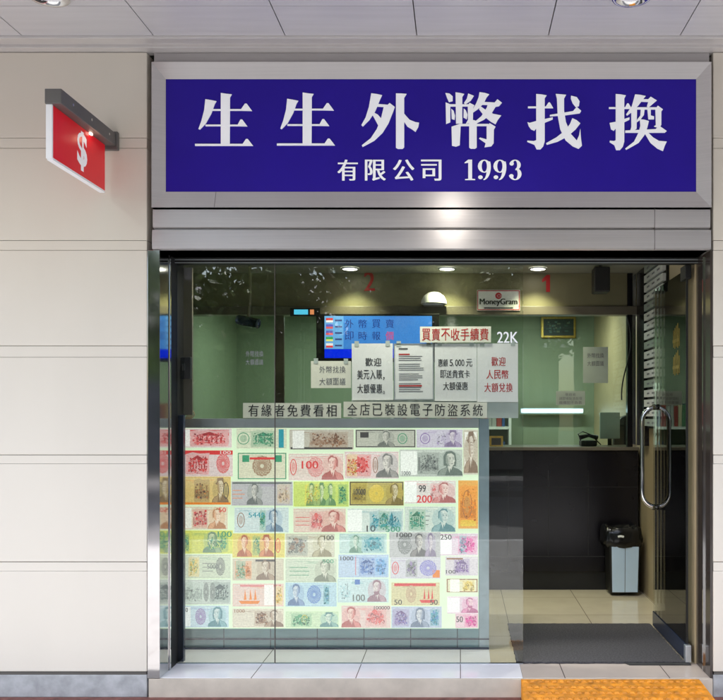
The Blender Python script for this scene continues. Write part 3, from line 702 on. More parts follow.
note(391,558,440,578,(.60,.60,.62),PUR,[('seal',.03,.14,RED),('blk',.3,.24,GRY),('ros',.58,.34,(.2,.18,.5)),('band',.84,.14,ORG,.05,.4)])
note(446,557,478,575,(.64,.60,.60),PUR,[('blk',.25,.5,PUR),('num',.02,.3,DK,'100',.1,.3),('band',.04,.5,BRN,.84,.92)])
note(184,580,230,604,(.56,.62,.56),GRY,[('blk',.55,.44,(.12,.18,.17)),('ros',.42,.12,GRY),('ros',.56,.12,GRY),('blk',.02,.4,(.4,.48,.42))],label='grey-green collage note')
note(233,584,283,606,(.66,.56,.52),ORG,[('ship',.12,.42,ORG),('band',.15,.8,PNK,.86,.94),('blank',.62,.18),('blk',.84,.14,YEL)])
note(286,583,336,606,(.46,.62,.66),BLU,[('port',.06,.3,BLU),('ros',.42,.28,BLU),('blk',.74,.12,TEA)],label='sky blue note with a portrait on the left')
note(338,579,388,602,(.56,.66,.66),TEA,[('num',.30,.24,GRY,'100',.06,.34),('port',.60,.34,(.4,.12,.2)),('blk',.02,.26,(.45,.6,.62)),('band',.34,.1,BLU,.75,.95)])
note(392,583,439,605,(.64,.60,.36),BRN,[('band',.06,.86,RED,.84,.96),('ros',.3,.22,(.45,.3,.2)),('ship',.58,.34,RED),('num',.80,.16,DK,'50',.04,.26),('num',.06,.16,DK,'50',.04,.26)],label='cream note with red boat and 50')
note(447,579,478,592,CR,YEL,[('frame',0,1,BRN),('blk',.5,.4,YEL),('blank',.12,.3)])
note(184,606,228,627,(.54,.66,.68),BLU,[('blank',.0,.16),('ros',.26,.24,PUR),('port',.56,.38,TEA),('num',.0,.1,DK,'50',.7,.9)],label='blue-green note, bottom left of the display')
note(233,609,283,627,(.66,.62,.52),BRN,[('num',.04,.2,BRN,'1000',.78,.95),('blk',.42,.3,BRN),('port',.64,.34,BRN)])
note(286,612,338,627,(.58,.68,.48),GRN,[('blk',.1,.4,GRN),('seal',.3,.12,YEL),('port',.66,.32,TEA)])
note(342,606,390,628,(.66,.58,.54),RED,[('port',.02,.36,RED),('blk',.48,.44,PNK),('num',.66,.32,DK,'100000',.82,.97)],label='pale pink 100000 note with a red portrait')
note(392,607,441,628,(.50,.54,.62),BLU,[('blk',.02,.34,PUR),('port',.40,.34,(.14,.22,.36)),('blk',.76,.2,TEA)])
note(448,597,478,613,(.66,.60,.64),MAG,[('blank',.0,.4),('port',.48,.5,MAG)])
note(456,614,478,628,(.66,.54,.56),MAG,[('blk',.4,.58,MAG),('num',.04,.3,DK,'50',.4,.8)])

# dark post and mirrored edge beside the cabinet
po=thing('door_post','dark steel post at the left end of the banknote display','post',(X(176,.12),.04,0))
MB().box(X(171.5,.02),X(183.3,.02),.02,.06,.0,Z(415,.02)).build('post',M['navy'],po,bevel=.003)
m=MB(); m.box(X(172,.1),X(175,.1),.10,.13,Z(415,.1),gtop); m.box(X(178.5,.1),X(181,.1),.10,.13,Z(415,.1),gtop); m.build('upper_rail',M['alu'],po)
MB().box(X(181.5,.1),X(190.5,.1),.13,.15,Z(415,.1),gtop).build('upper_plate',M['ledge'],po)

lk=thing('door_lock','small black lock box on the steel post above the display','lock',(X(184,.08),.08,Z(381,.08)))
MB().box(X(179,.08),X(191,.08),.07,.10,Z(379,.08),Z(357,.08)).build('case',M['blackm'],lk,bevel=.004)
MB().box(X(183,.08),X(186,.08),.062,.07,Z(371,.08),Z(364,.08)).build('keyhole_plate',M['chrome'],lk)
cb=thing('junction_box','small white junction box with a coiled cable beside the lock','box',(X(181,.2),.2,Z(408,.2)))
MB().box(X(174,.2),X(190,.2),.18,.22,Z(407,.2),Z(390,.2)).build('case',M['paper'],cb,bevel=.004)
m=MB()
for k in range(5):
    pts=[(X(182+1.5*k,.17)+.035*math.cos(a),.17+.004*k,Z(414,.17)+.03*math.sin(a)) for a in [2*math.pi*i/18 for i in range(18)]]
    m.tube(pts,.0035,6,close=True)
m.build('cable_coil',M['beige'],cb)

# ================================================================= NOTICES standing above the cabinet
PY_=.29
def sheet(name,x0,y0,x1,y1,label,lines,paper='paper',ink='ink',Y=PY_,bold=.012,cat='notice',group=None,gap=.1,extra=None,th=.003):
    a,b,c,d=X(x0,Y),X(x1,Y),Z(y1,Y),Z(y0,Y)
    t=thing(name,label,cat,((a+b)/2,Y,c),group)
    t.rotation_euler=(0,random.uniform(-.006,.006),0)
    MB().box(a,b,Y,Y+th,c,d).build('sheet',M[paper],t)
    if lines:
        m=MB()
        for (s,lx,ly,rx,ry) in lines: chars(m,s,X(lx,Y),X(rx,Y),Z(ry,Y),Z(ly,Y),Y-.0006,bold,gap)
        m.build('lettering',M[ink],t)
    if extra: extra(t,Y)
    if y1-y0>20:
        for px_ in (x0+5,x1-5):
            q=random.uniform(-1,1); MB().rect(X(px_-2.2,Y),X(px_+2.2,Y),Z(y0+3+q*.4,Y),Z(y0-2.5+q*.4,Y),Y-.0012).build('tape',M['acetate'],t)
    return t
G='paper notices above the banknote display'
sheet('notice',311,361,351,388,'small faded notice, leftmost of the paper notices under the blue screen',[('外幣找換',319,366,346,373),('大額面議',319,378,346,385)],'paperc','inkg',PY_+.008,.004,group=G)
sheet('notice',352,343.5,393,400,'white notice with three lines of black characters left of the printed letter',[('歡迎',365,358,382,366),('美元入賬，',357,370,389,379),('大額優惠。',357,384,389,393)],bold=.018,group=G)
def letter(t,Y):
    m=MB(); rnd=random.Random(3)
    m.ink=(.12,.12,.14)
    for i in range(19):
        yy=356+i*1.95
        if i in (3,8,13): continue
        m.rect(X(399,Y),X(399+ (25-6*rnd.random()),Y),Z(yy+.7,Y),Z(yy,Y),Y-.0006)
    m.ink=(.5,.04,.04); m.rect(X(399,Y),X(410,Y),Z(355,Y),Z(353.6,Y),Y-.0007); m.rect(X(399,Y),X(422,Y),Z(386.6,Y),Z(385,Y),Y-.0007)
    m.ink=(.1,.1,.1); m.rect(X(399,Y),X(408,Y),Z(349.6,Y),Z(348,Y),Y-.0007)
    m.build('lettering',M['print'],t)
    m=MB(); m.frame(X(394,Y),X(434,Y),Z(400,Y),Z(343.5,Y),.007,Y-.0012); m.build('sleeve',M['alu'],t)
sheet('letter_page',394,343.5,434,400,'printed letter page in a clear sleeve, with a red line near its foot',None,cat='letter',group=G,extra=letter)
sheet('notice',434.7,343.5,476.8,401,'white notice offering a gift card for 5,000 yuan in black characters',[('惠顧',438,359,448,366.5),('5',449.5,359.5,453,366),('，',453,359.5,455,366),('000',455,359.5,464.5,366),('元',466,359,472.5,366.5),('即送貴賓卡',440,370,470,378),('大額優惠',443,382,468,390)],bold=.014,group=G,gap=.05)
sheet('notice',477.2,343.5,518,402,'white notice with three lines of red characters, rightmost of the row',[('歡迎',491,357,506,366),('人民幣',486,370,509,379),('大額兌換',484,383,513,392)],'paper','redink',bold=.014,group=G)
sheet('notice',420,326.5,491,342.5,'long cream notice with one row of red characters above the row of notices',[('買賣不收手續費',421.5,328.5,489,340.5)],'paperc','redink',Y=PY_-.006,bold=.012,group=G)
sheet('notice',243,403,341,418,'cream strip with seven black characters on the left of the cabinet top',[('有緣者免費看相',247,404.5,338,416.5)],'paperc','ink',Y=PY_-.012,bold=.014,gap=.2,group='strip notices along the cabinet top',th=.006)
sheet('notice',343.5,402,487,417.5,'long cream strip with eleven black characters on the right of the cabinet top',[('全店已裝設電子防盜系統',346,403.8,484,415.8)],'paperc','ink',Y=PY_-.012,bold=.008,gap=.2,group='strip notices along the cabinet top',th=.006)
m=MB(); put_text(m,'22K',X(497,.006),X(518,.006),Z(343,.006),Z(332,.006),-.0075,.02); tag(m.build('glass_lettering',M['white']),'white 22K lettering stuck on the glass right of the red notice','lettering')
m=MB(); chars(m,'外幣找換',X(246,.006),X(264,.006),Z(357,.006),Z(351,.006),-.0072,0); chars(m,'大額面議',X(246,.006),X(264,.006),Z(365,.006),Z(359.5,.006),-.0072,0)
tag(m.build('glass_lettering',M['inkg']),'faint grey reflection of the leftmost notice, painted on the pane left of the joint','lettering')  # mirror image of the notice drawn in grey ink on the pane
# stand rail that carries the paper row
m=MB(); m.box(X(352,.32),X(518,.32),.30,.31,Z(418,.32),Z(399,.32)); tag(m.build('notice_rail',M['acetate']),'clear rail behind the strip notices carrying the row of papers','rail')

# ---- screen
SY=1.9
sx0,sx1=X(324.5,SY),X(432,SY); sz0,sz1=Z(358,SY),Z(316,SY)
sc=thing('rate_screen','blue exchange-rate screen with flags behind the paper notices','screen',((sx0+sx1)/2,SY,sz0))
MB().box(sx0-.07,sx1+.06,SY+.004,SY+.07,sz0-.03,sz1+.02).build('housing',M['blackm'],sc,bevel=.004)
m=MB(); m.ink=(.05,.22,.62); m.rect(sx0,sx1,Z(349,SY),sz1,SY)
m.ink=(.0,.02,.75); m.rect(sx0,sx1,sz0,Z(349.2,SY),SY)
m.ink=(.14,.38,.72); m.rect(sx0,X(343.5,SY),Z(349,SY),sz1,SY-.0006)
fl=[((.6,.05,.05),(.8,.8,.8)),((.1,.1,.5),(.7,.1,.1)),((.1,.1,.4),(.75,.1,.1)),((.05,.35,.1),(.7,.7,.2)),((.8,.8,.8),(.7,.05,.05))]
for i,(a,b) in enumerate(fl):
    yy=318+i*6.3; m.ink=a; m.rect(X(326,SY),X(333,SY),Z(yy+4.4,SY),Z(yy,SY),SY-.001); m.ink=b; m.rect(X(326,SY),X(333,SY),Z(yy+4.4,SY),Z(yy+2.4,SY),SY-.0014)
    m.ink=(.04,.06,.2); m.rect(X(335,SY),X(342,SY),Z(yy+3.2,SY),Z(yy+1.6,SY),SY-.001)
m.ink=(.02,.05,.22)
for i,c in enumerate('外幣買賣'): put_text(m,c,X(345+13.5*i,SY),X(353.5+13.5*i,SY),Z(328,SY),Z(319.5,SY),SY-.0018,.01)
for i,c in enumerate('即時報價'): put_text(m,c,X(345+13.5*i,SY),X(353.5+13.5*i,SY),Z(340,SY),Z(331.5,SY),SY-.0018,.01)
m.ink=(.55,.08,.2); put_text(m,'價',X(385.5,SY),X(394,SY),Z(340,SY),Z(331.5,SY),SY-.0022,.02)
m.build('display',M['screen'],sc)
tk=thing('ticker_screen','small lit cyan ticker strip above the rate screen at its left','screen',(X(304,SY),SY,Z(315,SY)))
MB().box(X(290,SY),X(320,SY),SY+.003,SY+.04,Z(316,SY),Z(308,SY)).build('housing',M['blackm'],tk)
m=MB(); m.ink=(.1,.6,.85); m.rect(X(294,SY),X(308,SY),Z(314.5,SY),Z(309.5,SY),SY); m.ink=(.7,.25,.1); m.rect(X(310,SY),X(314,SY),Z(314.5,SY),Z(309.5,SY),SY); m.build('display',M['screen'],tk)

# ================================================================= INTERIOR
RX=1.56; LX=-2.6; CY=2.1; BYB=4.6; CZ=2.73
MB2=MB
t=thing('interior_wall','plain wall on the right inside the shop behind the open door','wall',(RX,1,0),'walls inside the shop')
MB().box(RX,RX+.1,.02,BYB+.1,0,CZ).build('wall_panel',M['beige'],t)
t=thing('interior_wall','wall on the left inside the shop, mostly behind the jamb','wall',(LX,1,0),'walls inside the shop')
MB().box(LX-.1,LX,.02,BYB+.1,0,CZ).build('wall_panel',M['green'],t)
t=thing('interior_wall','pale green back wall of the teller room behind the partition','wall',(0,BYB,0),'walls inside the shop')
MB().box(LX,RX,BYB,BYB+.1,0,CZ).build('wall_panel',M['green'],t)
tag(MB().box(LX-.1,RX+.1,.035,BYB+.1,CZ,CZ+.08).build('ceiling',M['ceil']),kind='structure')
# front wall pieces outside the opening (behind cladding)
tag(MB().box(LX-.1,xl-.02,.125,.2,-.1,CZ).build('front_wall_lining',M['blackm']),kind='structure')
# counter
ct=thing('teller_counter','long glossy black teller counter with a pale top edge','counter',((LX+1.55)/2,CY+.2,0))
cz=Z(447,CY)
MB().box(LX+.01,RX-.025,CY,CY+.5,.16,cz-.03).build('front_panel',M['black'],ct,bevel=.003)
MB().box(LX+.01,RX-.025,CY-.03,CY+.55,cz-.028,cz).build('worktop',M['ledge'],ct,bevel=.003)
MB().box(LX+.01,RX-.025,CY+.03,CY+.5,.0,.158).build('kickboard',M['blackm'],ct)
m=MB()
for px in (508,548,588): m.box(X(px,CY),X(px,CY)+.003,CY-.0015,CY+.01,.30,cz-.2)
m.box(LX+.02,RX-.03,CY-.0025,CY+.01,.29,.294); m.box(X(300,CY),RX-.03,CY-.0025,CY+.01,Z(487,CY),Z(487,CY)+.002); m.build('groove',M['flap'],ct)
# bulkhead
bh=thing('bulkhead','olive bulkhead over the teller windows with red numbers','bulkhead',((LX+RX)/2,CY,2.4))
MB().box(LX+.01,RX-.01,CY,CY+.12,Z(306,CY),CZ-.002).build('panel',M['bulk'],bh)
MB().box(LX+.01,RX-.01,CY-.025,CY+.10,Z(315,CY),Z(306.5,CY)).build('ledge',M['ledge'],bh,bevel=.003)
m=MB(); m.poly([(X(a,CY),Z(b,CY)) for a,b in ((546.5,275),(550,275),(550,292),(546,292),(546,280.5),(542,282.5),(542,279.5))],CY-.004); m.build('number',M['redink'],bh)
m=MB(); put_text(m,'2',X(364,CY),X(375,CY),Z(291,CY),Z(272,CY),CY-.004,.03); m.build('number',M['redink'],bh)
# glass partition
gp=thing('glass_partition','tall pale green glass partition standing on the black counter','partition',((LX+RX)/2,CY+.05,cz))
MB().box(LX+.02,RX-.04,CY+.05,CY+.058,cz+.001,Z(315,CY)-.002).build('pane',M['glassin'],gp)
for px in (279,):
    MB().box(X(px-4.5,CY),X(px+4.5,CY),CY+.02,CY+.048,cz+.001,Z(315,CY)-.002).build('post',M['ledge'],gp)
MB().box(X(632.5,CY),X(635.5,CY),CY-.01,CY+.02,cz+.001,CZ-.004).build('post',M['chrome'],gp)
cl=thing('black_column','black glossy column between the teller counter and the right wall','column',(X(640,1.9),1.95,cz))
MB().box(X(627,CY),X(632,CY),CY-.02,CY+.045,cz+.002,CZ-.005).build('side_face',M['black'],cl)
MB().box(X(636,CY),RX-.002,1.80,CY-.032,cz+.02,CZ-.005).build('face',M['black'],cl)
# rate board on the right wall
rb=thing('rate_board','tall rack of pale rate strips with dark gaps on the right wall','rate board',(RX-.02,1.48,1.5))
MB().box(RX-.02,RX-.001,1.15,1.78,1.40,CZ-.06).build('backing',M['blackm'],rb)
n=17
for i in range(n):
    z0=1.42+i*.078; st_=MB().box(RX-.05,RX-.022,1.16,1.77,z0,z0+.056).build('rate_strip',M['paper'] if i%4 else M['acetate'],rb)
    m=MB(); [m.box(RX-.052,RX-.0503,1.24+.17*k+.022*q_,1.24+.17*k+.022*q_+.012,z0+.020,z0+.034) for k in range(3) for q_ in range(4)]; m.build('figures',M['inkg'],st_)

# bin
bn=thing('waste_bin','silver-blue pedal bin with a black liner in front of the counter','bin',(1.37,1.96,0))
bx_0,bx_1=X(609,1.87),X(640.5,1.87)
m=MB(); a,b=bx_0,bx_1; yb=2.08
vs=[(a+.012,1.872,.02),(b-.012,1.872,.02),(b-.008,yb,.02),(a+.008,yb,.02),(a,1.86,.43),(b,1.86,.43),(b,yb,.43),(a,yb,.43)]
m.add(vs,[(0,3,2,1),(4,5,6,7),(0,1,5,4),(1,2,6,5),(2,3,7,6),(3,0,4,7)]); m.build('body',M['blackm'],bn,bevel=.015)
m=MB(); c0=(a+b)/2
for (p,q) in ((a+.018,c0-.002),(c0+.002,b-.018)):
    m.add([(p+(.008 if p<c0-.05 else 0),1.862,.035),(q-(.008 if q>c0+.05 else 0),1.862,.035),(q,1.850,.415),(p,1.850,.415)],[(0,1,2,3)])
m.build('front_panel',M['bin'],bn)
m=MB(); rnd=random.Random(5); n=44; vs=[];fs=[]
cx,cy=(a+b)/2-.012,1.965
for L,(z,rx,ry) in enumerate(((.415,.155,.118),(.44,.166,.126),(.475,.165,.127),(.52,.160,.120),(.555,.150,.112),(.565,.135,.10),(.54,.118,.085),(.40,.10,.07))):
    for j in range(n):
        q=2*math.pi*j/n; c_,s_=math.cos(q),math.sin(q)
        e=.45; xx=math.copysign(abs(c_)**e,c_); yy=math.copysign(abs(s_)**e,s_)
        w_=1+.05*math.sin(j*2.3+L)+.04*(rnd.random()-.5); vs.append((cx+rx*xx*w_,cy+ry*yy*w_,z+.012*math.sin(j*1.1+L*.7)+(.012*rnd.random() if 2<L<6 else 0)))
for L in range(7):
    for j in range(n): fs.append((L*n+j,L*n+(j+1)%n,(L+1)*n+(j+1)%n,(L+1)*n+j))
m.add(vs,fs); m.build('bin_liner',M['bag'],bn,smooth=True)
m=MB(); m.tube([(cx-.05,cy-.13,.50),(cx-.03,cy-.138,.505),(cx-.005,cy-.133,.50)],.009,8); m.build('crumpled_tissue',M['paper'],bn)
# doormat
m=MB(); rnd=random.Random(9)
x0,x1,ya,yb=.345,1.36,.0,.92; N=40; top=[]
e=[]
for i in range(N+1): e.append((x0+(x1-x0)*i/N, ya-.004+.008*rnd.random()))
for i in range(N+1): e.append((x1+.006*rnd.random(), ya+(yb-ya)*i/N))
for i in range(N+1): e.append((x1-(x1-x0)*i/N, yb+.008*rnd.random()))
for i in range(N+1): e.append((x0-.006*rnd.random(), yb-(yb-ya)*i/N))
k=len(e); m.add([(p[0],p[1],.012) for p in e]+[(p[0],p[1],.001) for p in e],[tuple(range(k))]+[(i,i+k,(i+1)%k+k,(i+1)%k) for i in range(k)])
tag(m.build('door_mat',M['mat']),'grey carpet doormat lying in the doorway beside the open door','mat')
tag(MB().add([(1.02,-.035,.0005),(1.39,-.035,.0005),(1.39,.0,.0005),(1.0,.0,.0005),(1.02,-.035,.006),(1.39,-.035,.006),(1.39,.0,.006),(1.0,.0,.006)],[(0,3,2,1),(4,5,6,7),(0,1,5,4),(1,2,6,5),(2,3,7,6),(3,0,4,7)]).build('threshold_plate',M['flap']),'small dark plate at the door pivot, in front of the doormat','plate')
# yellow tactile ramp
m=MB(); ra,rb_=X(521,WY-.01),X(699,WY-.01); nx,ny=60,14; ye=-.85
vs=[];fs=[]
for j in range(ny+1):
    for i in range(nx+1):
        u=i/nx; v=j/ny
        yy=WY-.012+(ye-WY)*v; xx=ra+(rb_-ra)*u + (.05*v*u)
        z=-.001-.095*v+.0025*math.sin(u*nx*math.pi*.5)*math.sin(v*ny*math.pi*.5)*1.4
        vs.append((xx,yy,z))
for j in range(ny):
    for i in range(nx):
        o=j*(nx+1)+i; fs.append((o,o+nx+1,o+nx+2,o+1))
o=len(vs)
vs+=[(ra,WY-.012,GZ),(rb_,WY-.012,GZ),(rb_+.05,ye-.012,GZ),(ra,ye-.012,GZ)]
fs+=[(0,o,o+3,ny*(nx+1)),(nx,ny*(nx+1)+nx,o+2,o+1),(ny*(nx+1),o+3,o+2,ny*(nx+1)+nx)]
m.add(vs,fs)
rp=thing('yellow_ramp','worn yellow ribbed ramp mat leading up to the doorway','ramp',((ra+rb_)/2,-.56,GZ))
m.build('slope',M['yellow'],rp,smooth=True)
m=MB()
for j in range(9):
    for i in range(24):
        v=(j+.5)/9; u=(i+.5+(.5 if j%2 else 0)*.9)/24.6
        yy=WY-.012+(ye-WY)*v; xx=ra+(rb_-ra)*u; z=-.001-.095*v+.002
        m.add([(xx-.017,yy+.012,z),(xx+.017,yy+.012,z),(xx+.017,yy-.012,z-.003),(xx-.017,yy-.012,z-.003),(xx-.010,yy+.006,z+.007),(xx+.010,yy+.006,z+.007),(xx+.010,yy-.006,z+.005),(xx-.010,yy-.006,z+.005)],
              [(0,1,5,4),(1,2,6,5),(2,3,7,6),(3,0,4,7),(4,5,6,7)])
m.build('studs',M['yellow'],rp)

# ---- ceiling downlights inside
for px,lab in ((350,'lit downlight in the shop ceiling near the red 2'),(447,'lit downlight in the shop ceiling, middle one of three'),(538,'lit downlight in the shop ceiling near the red 1')):
    y=1.86; x=X(px,y)
    t=thing('downlight',lab,'downlight',(x,y,CZ-.02),'downlights in the shop ceiling')
    MB().lathe(x,y,[(.075,CZ-.0015),(.075,CZ-.010),(.060,CZ-.012)]).build('trim_ring',M['alu'],t,smooth=True)
    MB().lathe(x,y,[(.060,CZ-.010),(.03,CZ-.013),(.001,CZ-.014)]).build('lens',M['lamp'],t)
    L=bpy.data.lights.new('downlight_beam','SPOT'); L.energy=8; L.spot_size=R(100); L.spot_blend=.8; L.color=(.98,1,.62); L.shadow_soft_size=.04
    lo=bpy.data.objects.new('downlight_beam',L); col.objects.link(lo); lo.location=(x,y,CZ-.03); lo.rotation_euler=(R(12),0,0)
for px,y,lab in ((-1.35,.14,'added fill lamp over the left end of the banknote display'),(-.65,.14,'added fill lamp over the middle of the banknote display'),(-.1,.14,'added fill lamp over the right end of the banknote display'),(.85,.85,'added fill lamp near the front glass, over the doormat')):  # unseen fill lamps added to brighten the notices, cabinet front and floor
    x=px
    t=thing('downlight',lab,'downlight',(x,y,CZ-.02),'downlights in the shop ceiling')
    MB().lathe(x,y,[(.075,CZ-.0015),(.075,CZ-.010),(.060,CZ-.012)]).build('trim_ring',M['alu'],t,smooth=True)
    MB().lathe(x,y,[(.060,CZ-.010),(.03,CZ-.013),(.001,CZ-.014)]).build('lens',M['lamp'],t)
    L=bpy.data.lights.new('downlight_beam','SPOT'); L.energy=15; L.spot_size=R(110); L.spot_blend=.9; L.color=(1,.98,.86); L.shadow_soft_size=.05
    lo=bpy.data.objects.new('downlight_beam',L); col.objects.link(lo); lo.location=(x,y,CZ-.03)
# teller room ceiling lights
for x,y,lab in ((-1.3,3.4,'lit ceiling tube over the left of the teller room'),(.6,3.4,'lit ceiling tube over the right of the teller room')):
    t=thing('tube_light',lab,'tube light',(x,y,CZ-.05),'ceiling tubes in the teller room')
    MB().box(x-.6,x+.6,y-.05,y+.05,CZ-.04,CZ-.002).build('batten',M['paper'],t)
    MB().tube([(x-.57,y,CZ-.06),(x+.57,y,CZ-.06)],.018,8).build('tube',M['tube'],t)
    L=bpy.data.lights.new('tube_glow','AREA'); L.shape='RECTANGLE'; L.size=1.2; L.size_y=.1; L.energy=7; L.color=(.92,1,.90)
    lo=bpy.data.objects.new('tube_glow',L); col.objects.link(lo); lo.location=(x,y,CZ-.09)
# glowing bar on the back wall, standing in for a reflected tube
t=thing('reflection_bar','slim glowing bar standing in for a tube reflection in the teller room','reflection',(X(553,4.4),4.4,Z(411,4.4)))
MB().box(X(522,4.4),X(583.5,4.4),4.44,4.48,Z(412.5,4.4),Z(409,4.4)).build('tube',M['tube'],t)
MB().box(X(521,4.4),X(584.5,4.4),4.481,4.52,Z(413.5,4.4),Z(408,4.4)).build('batten',M['alu'],t)
# dome on the ledge, cctv, speaker
t=thing('dome_camera','white half-round dome on the bulkhead ledge','camera',(X(434,CY-.05),CY-.06,Z(304,CY)))
m=MB(); m.lathe(X(434,CY-.05),CY-.08,[(.112,Z(304,CY-.08)),(.105,Z(300,CY-.08)),(.085,Z(296,CY-.08)),(.05,Z(293,CY-.08)),(.002,Z(291.8,CY-.08))]); m.build('dome',M['paper'],t,smooth=True)
MB().box(X(424,CY),X(443,CY),CY-.14,CY-.002,Z(305.8,CY-.08),Z(304.2,CY-.08)).build('base',M['alu'],t)
t=thing('bullet_camera','dark bullet camera pointing right behind the left glass pane','camera',(X(250,1.2),1.2,Z(320,1.2)))
m=MB(); yq=1.2; m.tube([(X(238,yq),yq,Z(319.5,yq)),(X(246,yq),yq-.02,Z(321.5,yq)),(X(260,yq),yq-.05,Z(324.5,yq))],[.034,.040,.036],12); m.build('body',M['navy'],t,smooth=True)
m=MB(); m.tube([(X(248,yq),yq,Z(320,yq)),(X(250,yq),yq,Z(300,yq)),(X(250,yq),yq,CZ-.002)],.012,8); m.build('bracket',M['bulk'],t)
t=thing('speaker','black loudspeaker hanging from the ceiling left of the black column','speaker',(X(600,1.7),1.7,Z(293,1.7)))
MB().box(X(593,1.7),X(608.5,1.7),1.62,1.78,Z(293,1.7),CZ-.03).build('cabinet',M['blackm'],t,bevel=.01)
MB().tube([(X(600,1.7),1.7,CZ-.08),(X(600,1.7),1.7,CZ-.002)],.012,8).build('bracket',M['blackm'],t)
m=MB(); rnd=random.Random(2); pts=[]
for i in range(16):
    v=i/15; pts.append((X(627+5*math.sin(v*5)*(1-v*.3)-2*v,1.98),1.98,Z(316+84*v,1.98)))
m.tube(pts,.006,6); tag(m.build('hanging_cable',M['blackm']),'black cable hanging in loose bends beside the chrome post','cable')
# picture
t=thing('framed_picture','dark picture in a gilt frame on the pale green back wall','picture',(X(558,4.5),4.55,Z(338,4.5)))
Y=4.55; MB().box(X(541,Y),X(576,Y),Y,Y+.04,Z(338,Y),Z(316.5,Y)).build('frame',M['gold'],t,bevel=.01)
m=MB(); rnd=random.Random(8); m.ink=(.02,.04,.035); m.rect(X(543.5,Y),X(573.5,Y),Z(335.5,Y),Z(319,Y),Y-.012)
for i in range(30):
    m.ink=rnd.choice([(.04,.10,.08),(.10,.20,.18),(.02,.02,.02),(.15,.20,.12)]); u=545+24*rnd.random(); v=321+11*rnd.random(); m.rect(X(u,Y),X(u+1+3*rnd.random(),Y),Z(v+1.5,Y),Z(v,Y),Y-.0124-.0003*i)
m.build('painting',M['print'],t)
# papers on the partition
def pnote(x0,y0,x1,y1,label,rows,col_='ink',pp='acetate',Y=CY+.045):
    a,b,c,d=X(x0,Y),X(x1,Y),Z(y1,Y),Z(y0,Y)
    t=thing('notice',label,'notice',((a+b)/2,Y,c),'small papers on the teller partition')
    MB().box(a,b,Y-.002,Y,c,d).build('sheet',M[pp],t)
    m=MB(); 
    for (s,u0,v0,u1,v1) in rows: chars(m,s,X(u0,Y),X(u1,Y),Z(v1,Y),Z(v0,Y),Y-.003,.0,.1)
    m.build('lettering',M[col_],t)
pnote(583,347,608,383,'pale upright notice on the partition left of the hanging cable',[('外幣找換',587,353,604,358),('大額面議',587,361,604,366)],'inkg')
pnote(556,391,585,405,'small pale notice above the glowing reflection bar',[('敬啟者',565,393,576,396),('請即場點清款項',559,397,582,400),('離櫃恕不負責',559,401,582,404)],'inkg')
# white transfer service sign
t=thing('service_sign','white money transfer sign with a red globe and outline on the bulkhead','sign',(X(498,CY-.03),CY-.03,Z(311,CY)))
Y=CY-.035; MB().box(X(477,Y),X(520,Y),Y,Y+.008,Z(310.5,Y),Z(290,Y)).build('board',M['paper'],t)
m=MB(); m.ink=(.55,.02,.04); m.frame(X(477.4,Y),X(519.6,Y),Z(310.1,Y),Z(290.4,Y),.007,Y-.001)
m.ell(X(498.5,Y),Z(295.8,Y),.028,.028,Y-.0012); m.ink=(.7,.7,.7); m.ring(X(499,Y),Z(296,Y),.018,.012,.003,Y-.0018)
m.ink=(.03,.03,.03); put_text(m,'MoneyGram',X(479.5,Y),X(517.5,Y),Z(306.3,Y),Z(298.6,Y),Y-.0012,.05)
m.rect(X(484,Y),X(513,Y),Z(308.6,Y),Z(307.4,Y),Y-.0012)
m.build('artwork',M['print'],t)
# counter-top clutter
t=thing('office_chair','black office chair back rising behind the counter at the right','chair',(X(630,2.6),2.75,0))
m=MB(); yy=2.7; prof=[]
for k in range(13):
    a=math.pi*k/12; prof.append((X(629,yy)+.14*math.cos(a),Z(432,yy)+.16*math.sin(a)))
m.poly(prof+[(X(629,yy)-.15,.7),(X(629,yy)+.15,.7)],yy,.08); m.build('backrest',M['blackm'],t,bevel=.02)
MB().box(X(629,yy)-.2,X(629,yy)+.15,yy-.02+.1,yy+.5,.45,.54).build('seat',M['blackm'],t,bevel=.03)
MB().tube([(X(629,yy),yy+.3,.05),(X(629,yy),yy+.3,.45)],.03,8).build('column',M['chrome'],t)
m=MB()
for k in range(5):
    a=2*math.pi*k/5; m.tube([(X(629,yy),yy+.3,.08),(X(629,yy)+.2*math.cos(a),yy+.3+.2*math.sin(a),.03)],.018,6)
m.build('foot',M['blackm'],t)
t=thing('desk_phone','small dark telephone with cables on the counter behind the glass','telephone',(X(588,2.35),2.35,cz))
m=MB(); m.box(X(580,2.35),X(596,2.35),2.28,2.42,cz+.001,cz+.05); m.build('base',M['blackm'],t,bevel=.01)
m=MB(); m.tube([(X(579,2.35),2.33,cz+.075),(X(588,2.35),2.31,cz+.095),(X(597,2.35),2.33,cz+.075)],[.022,.014,.022],8); m.build('handset',M['blackm'],t,smooth=True)
m=MB(); m.tube([(X(580,2.35),2.3,cz+.05),(X(577,2.35),2.28,cz+.11),(X(582,2.35),2.3,cz+.13),(X(590,2.35),2.3,cz+.10),(X(600,2.35),2.3,cz+.012)],.005,6); m.build('cord',M['blackm'],t)
t=thing('computer_monitor','dark monitor back standing on the counter left of the office chair','monitor',(X(612,2.4),2.5,cz))
MB().box(X(600,2.5),X(620,2.5),2.5,2.53,cz+.06,cz+.30).build('screen_back',M['acetate'],t,bevel=.005)
MB().box(X(608,2.5),X(612,2.5),2.505,2.525,cz+.001,cz+.06).build('stand',M['blackm'],t)
t=thing('card_stand','small framed card on the counter just right of the display cabinet','card',(X(496,2.15),2.12,cz))
MB().box(X(489.5,2.1),X(503,2.1),2.1,2.115,cz+.004,Z(436,2.1)).build('frame',M['gold'],t)
MB().box(X(491.5,2.1),X(501,2.1),2.094,2.099,cz+.018,Z(438,2.1)).build('card',M['flap'],t)
